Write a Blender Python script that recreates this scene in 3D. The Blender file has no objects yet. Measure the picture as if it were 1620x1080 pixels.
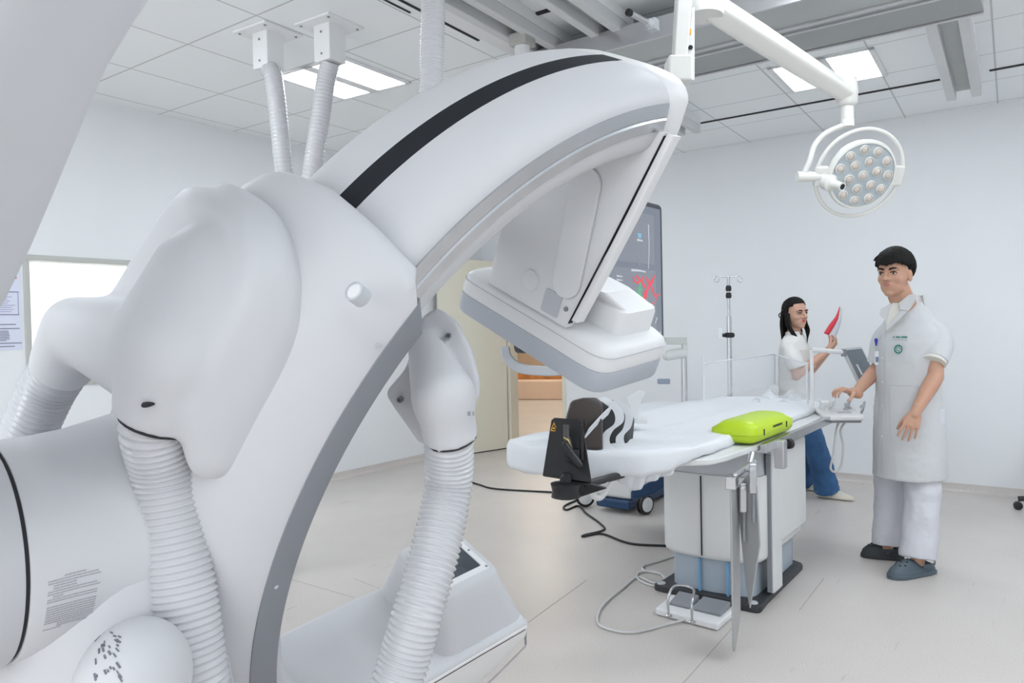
import bpy, bmesh, math, random
from mathutils import Vector as V3, Matrix
import numpy as np
random.seed(4)
S = bpy.context.scene
COL = S.collection
PI = math.pi
# ------------------------------------------------------------------ camera
FPX = 1206.1                                   # focal length in pixels of a 1620 px wide frame
YAW, PITCH, ROLL = math.radians(36.155), math.radians(-1.1536), math.radians(-1.1632)
EYE = np.array([0.0, 0.0, 1.33])
FW = np.array([math.cos(YAW)*math.cos(PITCH), math.sin(YAW)*math.cos(PITCH), math.sin(PITCH)])
_r = np.cross(FW, [0, 0, 1.0]); _r /= np.linalg.norm(_r); _u = np.cross(_r, FW)
RT = math.cos(ROLL)*_r + math.sin(ROLL)*_u
UP = -math.sin(ROLL)*_r + math.cos(ROLL)*_u
cam = bpy.data.cameras.new('camera'); cam.sensor_width = 36; cam.lens = FPX/1620*36
cam.clip_start = 0.05; cam.clip_end = 100
co = bpy.data.objects.new('camera', cam); COL.objects.link(co)
co.matrix_world = Matrix(((RT[0], UP[0], -FW[0], EYE[0]), (RT[1], UP[1], -FW[1], EYE[1]), (RT[2], UP[2], -FW[2], EYE[2]), (0, 0, 0, 1)))
S.camera = co
# ------------------------------------------------------------------ light and exposure
w = bpy.data.worlds.new('world'); S.world = w; w.use_nodes = True
w.node_tree.nodes['Background'].inputs[0].default_value = (0.85, 0.93, 1.0, 1)
w.node_tree.nodes['Background'].inputs[1].default_value = 0.6
S.view_settings.view_transform = 'Standard'; S.view_settings.look = 'None'
S.view_settings.exposure = -0.22; S.view_settings.gamma = 1.0; S.view_settings.use_curve_mapping = False
S.cycles.use_denoising = True
S.cycles.max_bounces = 8; S.cycles.diffuse_bounces = 5; S.cycles.transparent_max_bounces = 24; S.cycles.glossy_bounces = 4
S.cycles.sample_clamp_indirect = 8
PANEL_STRENGTH = 19.5                            # the light of the ceiling panels
def area(name, loc, sx, sy, watts, rot=(0, 0, 0), colr=(0.93, 0.97, 1.0)):
    l = bpy.data.lights.new(name, 'AREA'); l.shape = 'RECTANGLE'; l.size = sx; l.size_y = sy; l.energy = watts; l.color = colr
    o = bpy.data.objects.new(name, l); COL.objects.link(o); o.location = loc; o.rotation_euler = rot
    return o
area('added_fill_light', (-2.36, 1.2, 1.5), 1.7, 4.6, 115, (0, -PI/2, 0), (0.95, 0.97, 1.0))   # soft fill light added behind the camera, out of view

# ------------------------------------------------------------------ where a line of sight meets a plane (used to lay things out at real places)
def ray(px, py):
    return (px-810)/FPX*RT - (py-540)/FPX*UP + FW
def at_z(px, py, z):
    d = ray(px, py); return EYE + d*((z-EYE[2])/d[2])
def at_x(px, py, x):
    d = ray(px, py); return EYE + d*(x/d[0])
def at_y(px, py, y):
    d = ray(px, py); return EYE + d*(y/d[1])
def at_d(px, py, dep):
    return EYE + dep*ray(px, py)
def at_plane(px, py, p, n):
    d = ray(px, py); return EYE + d*(np.dot(np.array(p)-EYE, n)/np.dot(d, n))
def unit(a):
    a = np.array(a, float); return a/np.linalg.norm(a)

# ------------------------------------------------------------------ materials
MATS = {}
def mat(name, col, rough=0.5, metal=0.0, coat=0.0, spec=0.5, trans=0.0, ior=1.45, bump=0.0, bscale=200.0, var=0.03, vscale=3.0, alpha=1.0, emit=None, estr=0.0, sub=0.0):
    if name in MATS: return MATS[name]
    m = bpy.data.materials.new(name); m.use_nodes = True
    nt = m.node_tree; b = nt.nodes['Principled BSDF']
    b.inputs['Roughness'].default_value = rough; b.inputs['Metallic'].default_value = metal
    b.inputs['Coat Weight'].default_value = coat; b.inputs['Specular IOR Level'].default_value = spec
    b.inputs['Transmission Weight'].default_value = trans; b.inputs['IOR'].default_value = ior; b.inputs['Alpha'].default_value = alpha
    if sub: b.inputs['Subsurface Weight'].default_value = sub; b.inputs['Subsurface Radius'].default_value = (0.02, 0.01, 0.006); b.inputs['Subsurface Scale'].default_value = 0.3
    tc = nt.nodes.new('ShaderNodeTexCoord')
    nz = nt.nodes.new('ShaderNodeTexNoise'); nz.inputs['Scale'].default_value = vscale; nz.inputs['Detail'].default_value = 4
    nt.links.new(tc.outputs['Object'], nz.inputs['Vector'])
    rp = nt.nodes.new('ShaderNodeValToRGB')
    c = np.array(col[:3])
    rp.color_ramp.elements[0].position = 0.3; rp.color_ramp.elements[1].position = 0.7
    rp.color_ramp.elements[0].color = (*np.clip(c*(1-var), 0, 1), 1); rp.color_ramp.elements[1].color = (*np.clip(c*(1+var), 0, 1), 1)
    nt.links.new(nz.outputs['Fac'], rp.inputs['Fac']); nt.links.new(rp.outputs['Color'], b.inputs['Base Color'])
    if bump:
        n2 = nt.nodes.new('ShaderNodeTexNoise'); n2.inputs['Scale'].default_value = bscale; n2.inputs['Detail'].default_value = 3
        nt.links.new(tc.outputs['Object'], n2.inputs['Vector'])
        bp = nt.nodes.new('ShaderNodeBump'); bp.inputs['Strength'].default_value = bump; bp.inputs['Distance'].default_value = 0.01
        nt.links.new(n2.outputs['Fac'], bp.inputs['Height']); nt.links.new(bp.outputs['Normal'], b.inputs['Normal'])
    if emit: b.inputs['Emission Color'].default_value = (*emit, 1); b.inputs['Emission Strength'].default_value = estr
    MATS[name] = m; return m

WHITE = mat('gantry_white', (0.585, 0.59, 0.61), 0.5, spec=.3, var=0.012)
WHITE2 = mat('plastic_white', (0.73, 0.735, 0.745), 0.42, var=0.012)
GREY = mat('gantry_grey', (0.235, 0.245, 0.27), 0.5, var=0.02)
LGREY = mat('light_grey_plastic', (0.50, 0.52, 0.55), 0.5, var=0.02)
DARK = mat('dark_stripe', (0.022, 0.025, 0.03), 0.75, spec=.15, var=0.05)
BLACK = mat('black_plastic', (0.012, 0.012, 0.014), 0.4, var=0.1)
SEAM = mat('seam_shadow_gap', (0.03, 0.03, 0.035), 0.8)
STEEL = mat('brushed_steel', (0.58, 0.59, 0.61), 0.27, metal=1.0, var=0.05, vscale=20)
ALU = mat('satin_aluminium', (0.58, 0.58, 0.60), 0.33, metal=0.9, var=0.03, vscale=10)
HOSE = mat('hose_plastic', (0.56, 0.565, 0.585), 0.25, coat=0.2, var=0.01)
WALLM = mat('wall_paint', (0.78, 0.80, 0.82), 0.6, var=0.01, bump=0.03, bscale=300)
PAINT = mat('ceiling_fixture_white', (0.80, 0.81, 0.82), 0.5, var=0.01)
CABLE = mat('black_cable', (0.015, 0.015, 0.017), 0.5)
WCABLE = mat('white_cable', (0.6, 0.6, 0.6), 0.45)

# ------------------------------------------------------------------ mesh building
BASE = {}
def rot_to(z, x=None):
    z = unit(z)
    if x is None: x = [1, 0, 0] if abs(z[0]) < 0.9 else [0, 1, 0]
    x = np.array(x, float); x = unit(x - z*np.dot(x, z)); y = np.cross(z, x)
    return np.array([x, y, z]).T
def round_poly(pts, rad, seg=6):
    """2-D polygon with rounded corners; rad a number or one per corner"""
    n = len(pts); out = []
    rad = [rad]*n if not hasattr(rad, '__len__') else rad
    for i in range(n):
        p = np.array(pts[i], float); a = np.array(pts[i-1], float)-p; c = np.array(pts[(i+1) % n], float)-p
        la, lc = np.linalg.norm(a), np.linalg.norm(c)
        if rad[i] <= 0: out.append(p); continue
        a /= la; c /= lc
        ang = math.acos(max(-1, min(1, float(np.dot(a, c)))))
        d = min(rad[i]/max(math.tan(ang/2), 1e-3), 0.48*la, 0.48*lc)
        p0, p1 = p+a*d, p+c*d
        for k in range(seg+1):
            t = k/seg; out.append((1-t)**2*p0 + 2*t*(1-t)*p + t*t*p1)
    return [tuple(q) for q in out]
def rect(x0, x1, y0, y1, r=0.0, seg=5):
    return round_poly([(x0, y0), (x1, y0), (x1, y1), (x0, y1)], r, seg)
def spline(pts, n=8, closed=False):
    """Catmull-Rom through points"""
    P = [np.array(p, float) for p in pts]; m = len(P); out = []
    rng = range(m) if closed else range(m-1)
    for i in rng:
        p0 = P[(i-1) % m] if closed or i > 0 else P[0]*2-P[1]
        p1, p2 = P[i], P[(i+1) % m]
        p3 = P[(i+2) % m] if closed or i+2 < m else P[-1]*2-P[-2]
        for k in range(n):
            t = k/n
            out.append(0.5*((2*p1)+(-p0+p2)*t+(2*p0-5*p1+4*p2-p3)*t*t+(-p0+3*p1-3*p2+p3)*t**3))
    if not closed: out.append(P[-1])
    return out
class MB:
    def __init__(s): s.v = []; s.f = []; s.mi = []; s.cur = 0
    def add(s, vs, fs):
        o = len(s.v); s.v += [tuple(map(float, x)) for x in vs]; s.f += [[i+o for i in f] for f in fs]; s.mi += [s.cur]*len(fs); return s
    def loft(s, rings, closed=False, cap=True):
        n = len(rings[0]); vs = [p for r in rings for p in r]; fs = []; m = len(rings)
        for i in range(m if closed else m-1):
            j = (i+1) % m
            for k in range(n):
                l = (k+1) % n
                fs.append([i*n+k, i*n+l, j*n+l, j*n+k])
        if cap and not closed:
            fs.append(list(range(n))[::-1]); fs.append([(m-1)*n+k for k in range(n)])
        return s.add(vs, fs)
    def box(s, c, d, M=None):
        M = np.eye(3) if M is None else M
        c = np.array(c, float); h = np.array(d, float)/2
        vs = [c + M@(h*np.array([x, y, z])) for z in (-1, 1) for x, y in ((-1, -1), (1, -1), (1, 1), (-1, 1))]
        return s.loft([vs[:4], vs[4:]])
    def bb(s, x0, x1, y0, y1, z0, z1):
        return s.box(((x0+x1)/2, (y0+y1)/2, (z0+z1)/2), (x1-x0, y1-y0, z1-z0))
    def prism(s, outline, fr, h0, h1, chamfer=0.0):
        """outline (a,b) in the frame fr=(origin, ea, eb, en) from height h0 to h1 along en"""
        o, a, b, n = [np.array(q, float) for q in fr]
        def ring(pts, h): return [o+a*p[0]+b*p[1]+n*h for p in pts]
        if chamfer:
            c = np.mean(np.array(outline), axis=0)
            sh = lambda k: inset(outline, k)
            r = [ring(sh(chamfer), h0)]
            for k in (0.6, 0.3, 0.0): r.append(ring(sh(chamfer*k*k/0.6 if k else 0), h0+chamfer*(1-k)**1.0))
            for k in (0.0, 0.3, 0.6): r.append(ring(sh(chamfer*k*k/0.6 if k else 0), h1-chamfer*(1-k)))
            r.append(ring(sh(chamfer), h1))
            return s.loft(r)
        return s.loft([ring(outline, h0), ring(outline, h1)])
    def tube(s, pts, rad, seg=12, cap=True, closed=False, flat=None):
        P = [np.array(p, float) for p in pts]; n = len(P)
        R = [rad]*n if not hasattr(rad, '__len__') else rad
        T = []
        for i in range(n):
            a = P[(i-1) % n] if (closed or i) else P[i]; b = P[(i+1) % n] if (closed or i < n-1) else P[i]
            T.append(unit(b-a))
        x = np.cross(T[0], [0, 0, 1.0])
        if np.linalg.norm(x) < 1e-3: x = np.array([1.0, 0, 0])
        x = unit(x); rings = []
        for i in range(n):
            x = unit(x - T[i]*np.dot(x, T[i])); y = np.cross(T[i], x)
            rings.append([P[i]+R[i]*(math.cos(2*PI*k/seg)*x + math.sin(2*PI*k/seg)*y) for k in range(seg)])
        return s.loft(rings, closed=closed, cap=cap)
    def lathe(s, prof, o, axis, seg=32, x=None, cap=True):
        """prof (radius, height) along axis from o"""
        M = rot_to(axis, x); o = np.array(o, float)
        rings = [[o + M@np.array([r*math.cos(2*PI*k/seg), r*math.sin(2*PI*k/seg), h]) for k in range(seg)] for r, h in prof]
        return s.loft(rings, cap=cap)
    def ell(s, c, rad, M=None, seg=20, rings=12):
        M = np.eye(3) if M is None else M
        c = np.array(c, float); rad = np.array([rad]*3 if not hasattr(rad, '__len__') else rad, float)
        rr = []
        for i in range(1, rings):
            a = PI*i/rings
            rr.append([c + M@(rad*np.array([math.sin(a)*math.cos(2*PI*k/seg), math.sin(a)*math.sin(2*PI*k/seg), -math.cos(a)])) for k in range(seg)])
        return s.loft(rr)
    def caps(s, a, b, ra, rb, seg=16, M=None):
        """tapered capsule"""
        a = np.array(a, float); b = np.array(b, float); d = b-a; L = np.linalg.norm(d)
        if L < 1e-6: return s.ell(a, ra)
        prof = [(ra*math.sin(t), -ra*math.cos(t)) for t in np.linspace(0.15, PI/2, 6)] + [(rb*math.cos(t), L+rb*math.sin(t)) for t in np.linspace(0, PI/2-0.15, 6)]
        return s.lathe(prof, a, d, seg)
    def build(s, name, m, parent=None, ang=35, bevel=0.0, bseg=2, sub=0, remesh=0.0, smooth=0, base=None, solid=0.0, flat=False, bang=30):
        me = bpy.data.meshes.new(name)
        L = BASE.get(parent, np.zeros(3)) if base is None else np.array(base, float)
        if s.v:
            arr = np.array(s.v)
            if parent is None and base is None:
                L = np.array([(arr[:, 0].min()+arr[:, 0].max())/2, (arr[:, 1].min()+arr[:, 1].max())/2, arr[:, 2].min()])
            arr = arr-L
            me.from_pydata([tuple(x) for x in arr], [], s.f)
        ms = m if isinstance(m, (list, tuple)) else [m]
        for q in ms: me.materials.append(q)
        if len(ms) > 1: me.polygons.foreach_set('material_index', s.mi)
        bm = bmesh.new(); bm.from_mesh(me); bmesh.ops.recalc_face_normals(bm, faces=bm.faces); bm.to_mesh(me); bm.free()
        if not flat:
            me.shade_smooth()
            if ang < 180 and not remesh and not sub: me.set_sharp_from_angle(angle=math.radians(ang))
        o = bpy.data.objects.new(name, me); COL.objects.link(o)
        if parent is None: o.location = L
        else: o.parent = parent
        BASE[o] = L if parent is None else BASE.get(parent, np.zeros(3))
        if solid:
            q = o.modifiers.new('solid', 'SOLIDIFY'); q.thickness = solid; q.offset = 0
        if remesh:
            q = o.modifiers.new('remesh', 'REMESH'); q.mode = 'VOXEL'; q.voxel_size = remesh; q.use_smooth_shade = True
            if smooth:
                q = o.modifiers.new('smooth', 'SMOOTH'); q.iterations = smooth; q.factor = 0.5
        if bevel:
            q = o.modifiers.new('bevel', 'BEVEL'); q.width = bevel; q.segments = bseg; q.limit_method = 'ANGLE'; q.angle_limit = math.radians(bang); q.harden_normals = True
        if sub:
            q = o.modifiers.new('sub', 'SUBSURF'); q.levels = sub; q.render_levels = sub
        return o
def inset(pts, k):
    """move a closed 2-D outline inwards by k"""
    P = np.array(pts, float); n = len(P)
    area2 = sum(P[i-1][0]*P[i][1]-P[i][0]*P[i-1][1] for i in range(n)); sg = 1 if area2 > 0 else -1
    out = []
    for i in range(n):
        a = P[i]-P[i-1]; b = P[(i+1) % n]-P[i]
        na = np.array([-a[1], a[0]])/max(np.linalg.norm(a), 1e-9); nb = np.array([-b[1], b[0]])/max(np.linalg.norm(b), 1e-9)
        m = na+nb; l = np.linalg.norm(m); m = m/l if l > 1e-6 else na
        out.append(P[i]+sg*m*k)
    return out
def thing(name, label, cat, loc, group=None):
    o = bpy.data.objects.new(name, None); COL.objects.link(o); o.location = tuple(map(float, loc)); o.empty_display_size = 0.1
    BASE[o] = np.array(loc, float); o['label'] = label; o['category'] = cat
    if group: o['group'] = group
    return o
def tag(o, label, cat, group=None):
    o['label'] = label; o['category'] = cat
    if group: o['group'] = group
    return o
_tx = bpy.data.textures.new('folds', 'CLOUDS'); _tx.noise_scale = .10; _tx.noise_depth = 2
def folds(o, s=.012):
    q = o.modifiers.new('folds', 'DISPLACE'); q.texture = _tx; q.strength = s; q.mid_level = .5; q.texture_coords = 'LOCAL'; return o
def struct(o): o['kind'] = 'structure'; return o
def lab(o, label): o['label'] = label; return o
def dup(root, delta, label=None, group=None):
    r = root.copy(); COL.objects.link(r); r.location = V3(root.location)+V3(delta)
    if label: r['label'] = label
    if group: r['group'] = group
    for ch in list(root.children):
        k = ch.copy(); COL.objects.link(k); k.parent = r
        for g in ch.children:
            q = g.copy(); COL.objects.link(q); q.parent = k
    return r
Z = np.array([0, 0, 1.0]); X_ = np.array([1.0, 0, 0]); Y_ = np.array([0, 1.0, 0])
def hose_rings(pts, rad, pitch, depth, seg=28):
    """ribbed hose along a smooth path: (points, radii)"""
    P = np.array(spline(pts, 24)); L = np.concatenate([[0], np.cumsum(np.linalg.norm(np.diff(P, axis=0), axis=1))])
    n = int(L[-1]/(pitch/6)); s = np.linspace(0, L[-1], n)
    Q = np.stack([np.interp(s, L, P[:, k]) for k in range(3)], 1)
    R = rad - depth*(0.5-0.5*np.cos(2*PI*s/pitch))**0.7
    return Q, list(R)
# =================================================================== the room
CEIL, XR, YL, XB, YB = 2.895, 6.68, 5.26, -2.4, -3.0
SK = 0.05                                     # the ceiling grid runs a few degrees off the wall line
def node_mat(name, rough):
    m = bpy.data.materials.new(name); m.use_nodes = True; nt = m.node_tree
    b = nt.nodes['Principled BSDF']; b.inputs['Roughness'].default_value = rough
    return m, nt, b
def ceiling_mat():
    m, nt, b = node_mat('ceiling_tiles', 0.7); L = nt.links
    g = nt.nodes.new('ShaderNodeNewGeometry'); sp = nt.nodes.new('ShaderNodeSeparateXYZ'); L.new(g.outputs['Position'], sp.inputs[0])
    def mth(op, a, bb=None, c=None):
        n = nt.nodes.new('ShaderNodeMath'); n.operation = op
        for i, q in enumerate((a, bb, c)):
            if q is None: continue
            if isinstance(q, (int, float)): n.inputs[i].default_value = q
            else: L.new(q, n.inputs[i])
        return n.outputs[0]
    T = 0.61
    u = mth('PINGPONG', mth('SUBTRACT', sp.outputs[0], 2.96-20*T), T/2)
    yy = mth('MULTIPLY_ADD', sp.outputs[0], -SK, sp.outputs[1])
    v = mth('PINGPONG', mth('SUBTRACT', yy, 0.69-20*T), T/2)
    d = mth('MINIMUM', u, v)
    line = mth('LESS_THAN', d, 0.0045)
    bar = mth('LESS_THAN', d, 0.012)
    mx = nt.nodes.new('ShaderNodeMix'); mx.data_type = 'RGBA'; L.new(bar, mx.inputs[0])
    nz = nt.nodes.new('ShaderNodeTexNoise'); nz.inputs['Scale'].default_value = 300; L.new(g.outputs['Position'], nz.inputs['Vector'])
    rp = nt.nodes.new('ShaderNodeValToRGB'); rp.color_ramp.elements[0].color = (0.85, 0.88, 0.895, 1); rp.color_ramp.elements[1].color = (0.90, 0.925, 0.94, 1)
    L.new(nz.outputs['Fac'], rp.inputs['Fac']); L.new(rp.outputs['Color'], mx.inputs[6]); mx.inputs[7].default_value = (0.86, 0.88, 0.89, 1)
    m2 = nt.nodes.new('ShaderNodeMix'); m2.data_type = 'RGBA'; L.new(line, m2.inputs[0]); L.new(mx.outputs[2], m2.inputs[6]); m2.inputs[7].default_value = (0.52, 0.54, 0.55, 1)
    L.new(m2.outputs[2], b.inputs['Base Color'])
    bp = nt.nodes.new('ShaderNodeBump'); bp.inputs['Strength'].default_value = 0.3; bp.inputs['Distance'].default_value = 0.004; bp.invert = True
    L.new(bar, bp.inputs['Height']); L.new(bp.outputs['Normal'], b.inputs['Normal'])
    return m
def floor_mat():
    m, nt, b = node_mat('vinyl_floor', 0.33); L = nt.links
    g = nt.nodes.new('ShaderNodeNewGeometry')
    def noise(sc, det):
        n = nt.nodes.new('ShaderNodeTexNoise'); n.inputs['Scale'].default_value = sc; n.inputs['Detail'].default_value = det
        L.new(g.outputs['Position'], n.inputs['Vector']); return n.outputs['Fac']
    r1 = nt.nodes.new('ShaderNodeValToRGB'); L.new(noise(1.3, 5), r1.inputs['Fac'])
    r1.color_ramp.elements[0].position = 0.3; r1.color_ramp.elements[1].position = 0.7
    r1.color_ramp.elements[0].color = (0.565, 0.525, 0.50, 1); r1.color_ramp.elements[1].color = (0.615, 0.575, 0.545, 1)
    r2 = nt.nodes.new('ShaderNodeValToRGB'); L.new(noise(170, 3), r2.inputs['Fac'])
    r2.color_ramp.elements[0].position = 0.35; r2.color_ramp.elements[1].position = 0.6
    r2.color_ramp.elements[0].color = (0.86, 0.86, 0.86, 1); r2.color_ramp.elements[1].color = (1, 1, 1, 1)
    mx = nt.nodes.new('ShaderNodeMix'); mx.data_type = 'RGBA'; mx.blend_type = 'MULTIPLY'; mx.inputs[0].default_value = 1
    L.new(r1.outputs['Color'], mx.inputs[6]); L.new(r2.outputs['Color'], mx.inputs[7])
    # a few scuff marks
    mp = nt.nodes.new('ShaderNodeMapping'); mp.inputs['Scale'].default_value = (1.2, 9, 1); mp.inputs['Rotation'].default_value = (0, 0, 0.5); L.new(g.outputs['Position'], mp.inputs[0])
    n3 = nt.nodes.new('ShaderNodeTexNoise'); n3.inputs['Scale'].default_value = 2.2; n3.inputs['Detail'].default_value = 2; L.new(mp.outputs[0], n3.inputs['Vector'])
    r3 = nt.nodes.new('ShaderNodeValToRGB'); r3.color_ramp.elements[0].position = 0.70; r3.color_ramp.elements[1].position = 0.76
    r3.color_ramp.elements[0].color = (1, 1, 1, 1); r3.color_ramp.elements[1].color = (0.8, 0.78, 0.76, 1); L.new(n3.outputs['Fac'], r3.inputs['Fac'])
    m2 = nt.nodes.new('ShaderNodeMix'); m2.data_type = 'RGBA'; m2.blend_type = 'MULTIPLY'; m2.inputs[0].default_value = 1
    L.new(mx.outputs[2], m2.inputs[6]); L.new(r3.outputs['Color'], m2.inputs[7])
    L.new(m2.outputs[2], b.inputs['Base Color'])
    rr = nt.nodes.new('ShaderNodeMapRange'); L.new(noise(4, 4), rr.inputs[0]); rr.inputs[3].default_value = 0.28; rr.inputs[4].default_value = 0.45; L.new(rr.outputs[0], b.inputs['Roughness'])
    return m
FLOOR = floor_mat(); CEILM = ceiling_mat()
CREAM = mat('door_cream', (0.72, 0.69, 0.58), 0.45, var=0.01)
GLASS = mat('clear_glass', (0.97, 0.99, 0.98), 0.02, trans=1.0, ior=1.05, spec=0.3, var=0)
CORRW = mat('corridor_wall', (0.80, 0.66, 0.52), 0.6)
ORANGE = mat('corridor_wood', (0.55, 0.24, 0.07), 0.4, var=0.25, vscale=6)
LAMP = mat('light_panel', (1, 1, 1), 0.5, emit=(0.895, 0.955, 1.0), estr=PANEL_STRENGTH)
LAMPW = mat('corridor_light_panel', (1, 1, 1), 0.5, emit=(1.0, 0.88, 0.72), estr=9)

m = MB(); m.bb(XB-.2, 15.5, YB-.2, 12.0, -0.1, 0); struct(m.build('floor', FLOOR, ang=30))
m = MB(); m.bb(XB-.2, XR+.12, YB-.2, YL+.12, CEIL, CEIL+.08); struct(m.build('ceiling', CEILM))
JOINT = mat('floor_joint', (.40, .37, .35), .6)
m = MB()
for a, b, w_ in (((2.2, 1.135), (3.27, 1.19), .004), ((3.57, 1.004), (4.08, 1.024), .005), ((2.45, 1.93), (3.40, 2.035), .004), ((2.56, 3.45), (2.556, 2.87), .004), ((2.75, 3.09), (2.69, 2.66), .003)):
    a, b = np.array([*a, .0004]), np.array([*b, .0004]); d_ = unit(b-a); m.box((a+b)/2, (np.linalg.norm(b-a), w_, .0008), np.array([d_, np.cross(Z, d_), Z]).T)
struct(m.build('trim_4', JOINT))
# left wall with the control-room window
WX0, WX1, WZ0, WZ1 = 2.05, 3.75, 1.0, 1.84
m = MB(); m.bb(XB, WX0, YL, YL+.12, 0, CEIL); m.bb(WX1, XR+.12, YL, YL+.12, 0, CEIL); m.bb(WX0, WX1, YL, YL+.12, 0, WZ0); m.bb(WX0, WX1, YL, YL+.12, WZ1, CEIL)
struct(m.build('wall_left', WALLM))
DY0, DY1, DZ = 4.2, 4.95, 2.06
m = MB(); m.bb(XR, XR+.12, YB, DY0, 0, CEIL); m.bb(XR, XR+.12, DY1, YL, 0, CEIL); m.bb(XR, XR+.12, DY0, DY1, DZ, CEIL)
struct(m.build('wall_right', WALLM))
m = MB(); m.bb(XB-.12, XB, YB, -1.15, 0, CEIL); m.bb(XB-.12, XB, 3.55, YL+.12, 0, CEIL); m.bb(XB-.12, XB, -1.15, 3.55, 0, .6); m.bb(XB-.12, XB, -1.15, 3.55, 2.4, CEIL)
struct(m.build('wall_back', WALLM))
m = MB(); m.bb(XB, XR+.12, YB-.12, YB, 0, CEIL); struct(m.build('wall_front', WALLM))
# coved vinyl skirting
def cove(name, pts, n):
    prof = [(0.0005, 0.0), (0.032, 0.0), (0.016, 0.007), (0.007, 0.02), (0.004, 0.06), (0.0005, 0.062)]
    m = MB(); m.loft([[np.array(p)+np.array(n)*a+Z*b for a, b in prof] for p in pts]); struct(m.build(name, FLOOR, ang=50))
cove('baseboard_left', [(XB, YL, 0), (XR, YL, 0)], (0, -1, 0))
cove('baseboard_right', [(XR, YB, 0), (XR, DY0-.06, 0)], (-1, 0, 0))
# window: aluminium frame, glass
FA = mat('window_frame_grey', (0.52, 0.53, 0.50), 0.4, metal=0.3)
def frame_y(name, x0, x1, z0, z1, y0, y1, w, mt):
    m = MB(); m.bb(x0, x1, y0, y1, z1-w, z1); m.bb(x0, x1, y0, y1, z0, z0+w); m.bb(x0, x0+w, y0, y1, z0+w, z1-w); m.bb(x1-w, x1, y0, y1, z0+w, z1-w)
    return m.build(name, mt, bevel=0.003)
fo = struct(frame_y('window_1', WX0, WX1, WZ0, WZ1, YL-.012, YL+.132, 0.035, FA))
m = MB(); m.bb(WX0+.035, WX1-.035, YL+.05, YL+.056, WZ0+.035, WZ1-.035); struct(m.build('window_1_glass', GLASS))
m = MB(); m.bb(XB-.1, XB-.02, -1.15, -1.10, .6, 2.4); m.bb(XB-.1, XB-.02, 3.50, 3.55, .6, 2.4); m.bb(XB-.1, XB-.02, -1.1, 3.5, .6, .65); m.bb(XB-.1, XB-.02, -1.1, 3.5, 2.35, 2.4); m.bb(XB-.1, XB-.02, 1.17, 1.23, .65, 2.35)
struct(m.build('window_added_for_fill', FA))  # unseen window frame, added to go with the fill light
# the bright control room behind the glass
CRW = mat('control_room_white', (0.86, 0.88, 0.88), 0.6)
m = MB(); y0, y1 = YL+.12, YL+2.2
m.bb(1.0, 4.6, y1, y1+.05, 0, 2.7); m.bb(.95, 1.0, y0, y1, 0, 2.7); m.bb(4.6, 4.65, y0, y1, 0, 2.7); m.bb(1.0, 4.6, y0, y1, 2.7, 2.75)
struct(m.build('wall_control_room', CRW))
m = MB(); m.bb(1.6, 4.2, y0+.5, y0+.9, 2.66, 2.69); o = struct(m.build('ceiling_control_room_light', mat('control_room_lamp', (1, 1, 1), 0.5, emit=(1, 1, 1), estr=24)))
# door: casing, leaf swung in against the left wall, and the corridor beyond
m = MB(); m.bb(XR-.012, XR+.132, DY0, DY0+.045, 0, DZ); m.bb(XR-.012, XR+.132, DY1-.045, DY1, 0, DZ); m.bb(XR-.012, XR+.132, DY0+.045, DY1-.045, DZ-.045, DZ)
struct(m.build('trim_1', CREAM, bevel=0.004))
hx, hy = XR-.03, DY1+.0
dl = unit((5.80-hx, 5.155-hy, 0)); dn = np.array([-dl[1], dl[0], 0])
m = MB(); M = np.array([dl, dn, Z]).T; m.box(np.array([hx, hy, 1.02])+dl*.44, (.88, .04, 2.02), M); dleaf = struct(m.build('door_1', CREAM, bevel=0.004))
m = MB()
for z in (.3, .75, 1.75): m.lathe([(.009, -.05), (.009, .05)], np.array([hx, hy, z])-dn*.028, Z, 10)
lab(m.build('hinge', mat('hinge_metal', (.2, .2, .2), .4, metal=.8), dleaf), 'dark metal door hinge')
m = MB(); m.box(np.array([hx, hy, .008])+dl*.44-dn*.0, (.86, .03, .012), M); m.build('seal', BLACK, dleaf)
m = MB(); m.bb(14.8, 14.86, 2.5, 11.0, 0, 2.8); m.bb(XR+.12, 14.86, 11.0, 11.06, 0, 2.8); m.bb(XR+.12, 14.86, 2.45, 2.5, 0, 2.8); struct(m.build('wall_corridor', CORRW))
m = MB(); m.bb(XR+.12, 14.86, 2.5, 11.0, 2.7, 2.76); struct(m.build('ceiling_corridor', WALLM))
for x, y in ((8.2, 5.6), (10.4, 6.8), (12.8, 8.2)):
    m = MB(); m.bb(x-.6, x+.6, y-.6, y+.6, 2.68, 2.695); struct(m.build('ceiling_corridor_light', LAMPW))
cb = thing('bench', 'low pink bench with orange back seen far off through the open doorway', 'bench', (12.2, 7.7, 0))
q0, q1 = at_z(836, 632, 0), at_z(900, 632, 0); bd_ = unit(q1-q0); bn_ = np.cross(Z, bd_); bn_ = bn_ if bn_ @ FW > 0 else -bn_; BM = np.array([bd_, bn_, Z]).T; bc_ = (q0+q1)/2
m = MB(); m.box(bc_+bn_*.25+Z*.17, (2.6, .5, .34), BM); m.build('seat', mat('bench_pink', (.78, .60, .48), .4), cb, bevel=.02)
m = MB(); m.box(bc_+bn_*.46+Z*.42, (2.6, .08, .17), BM); m.build('backrest', ORANGE, cb, bevel=.02)
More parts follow.
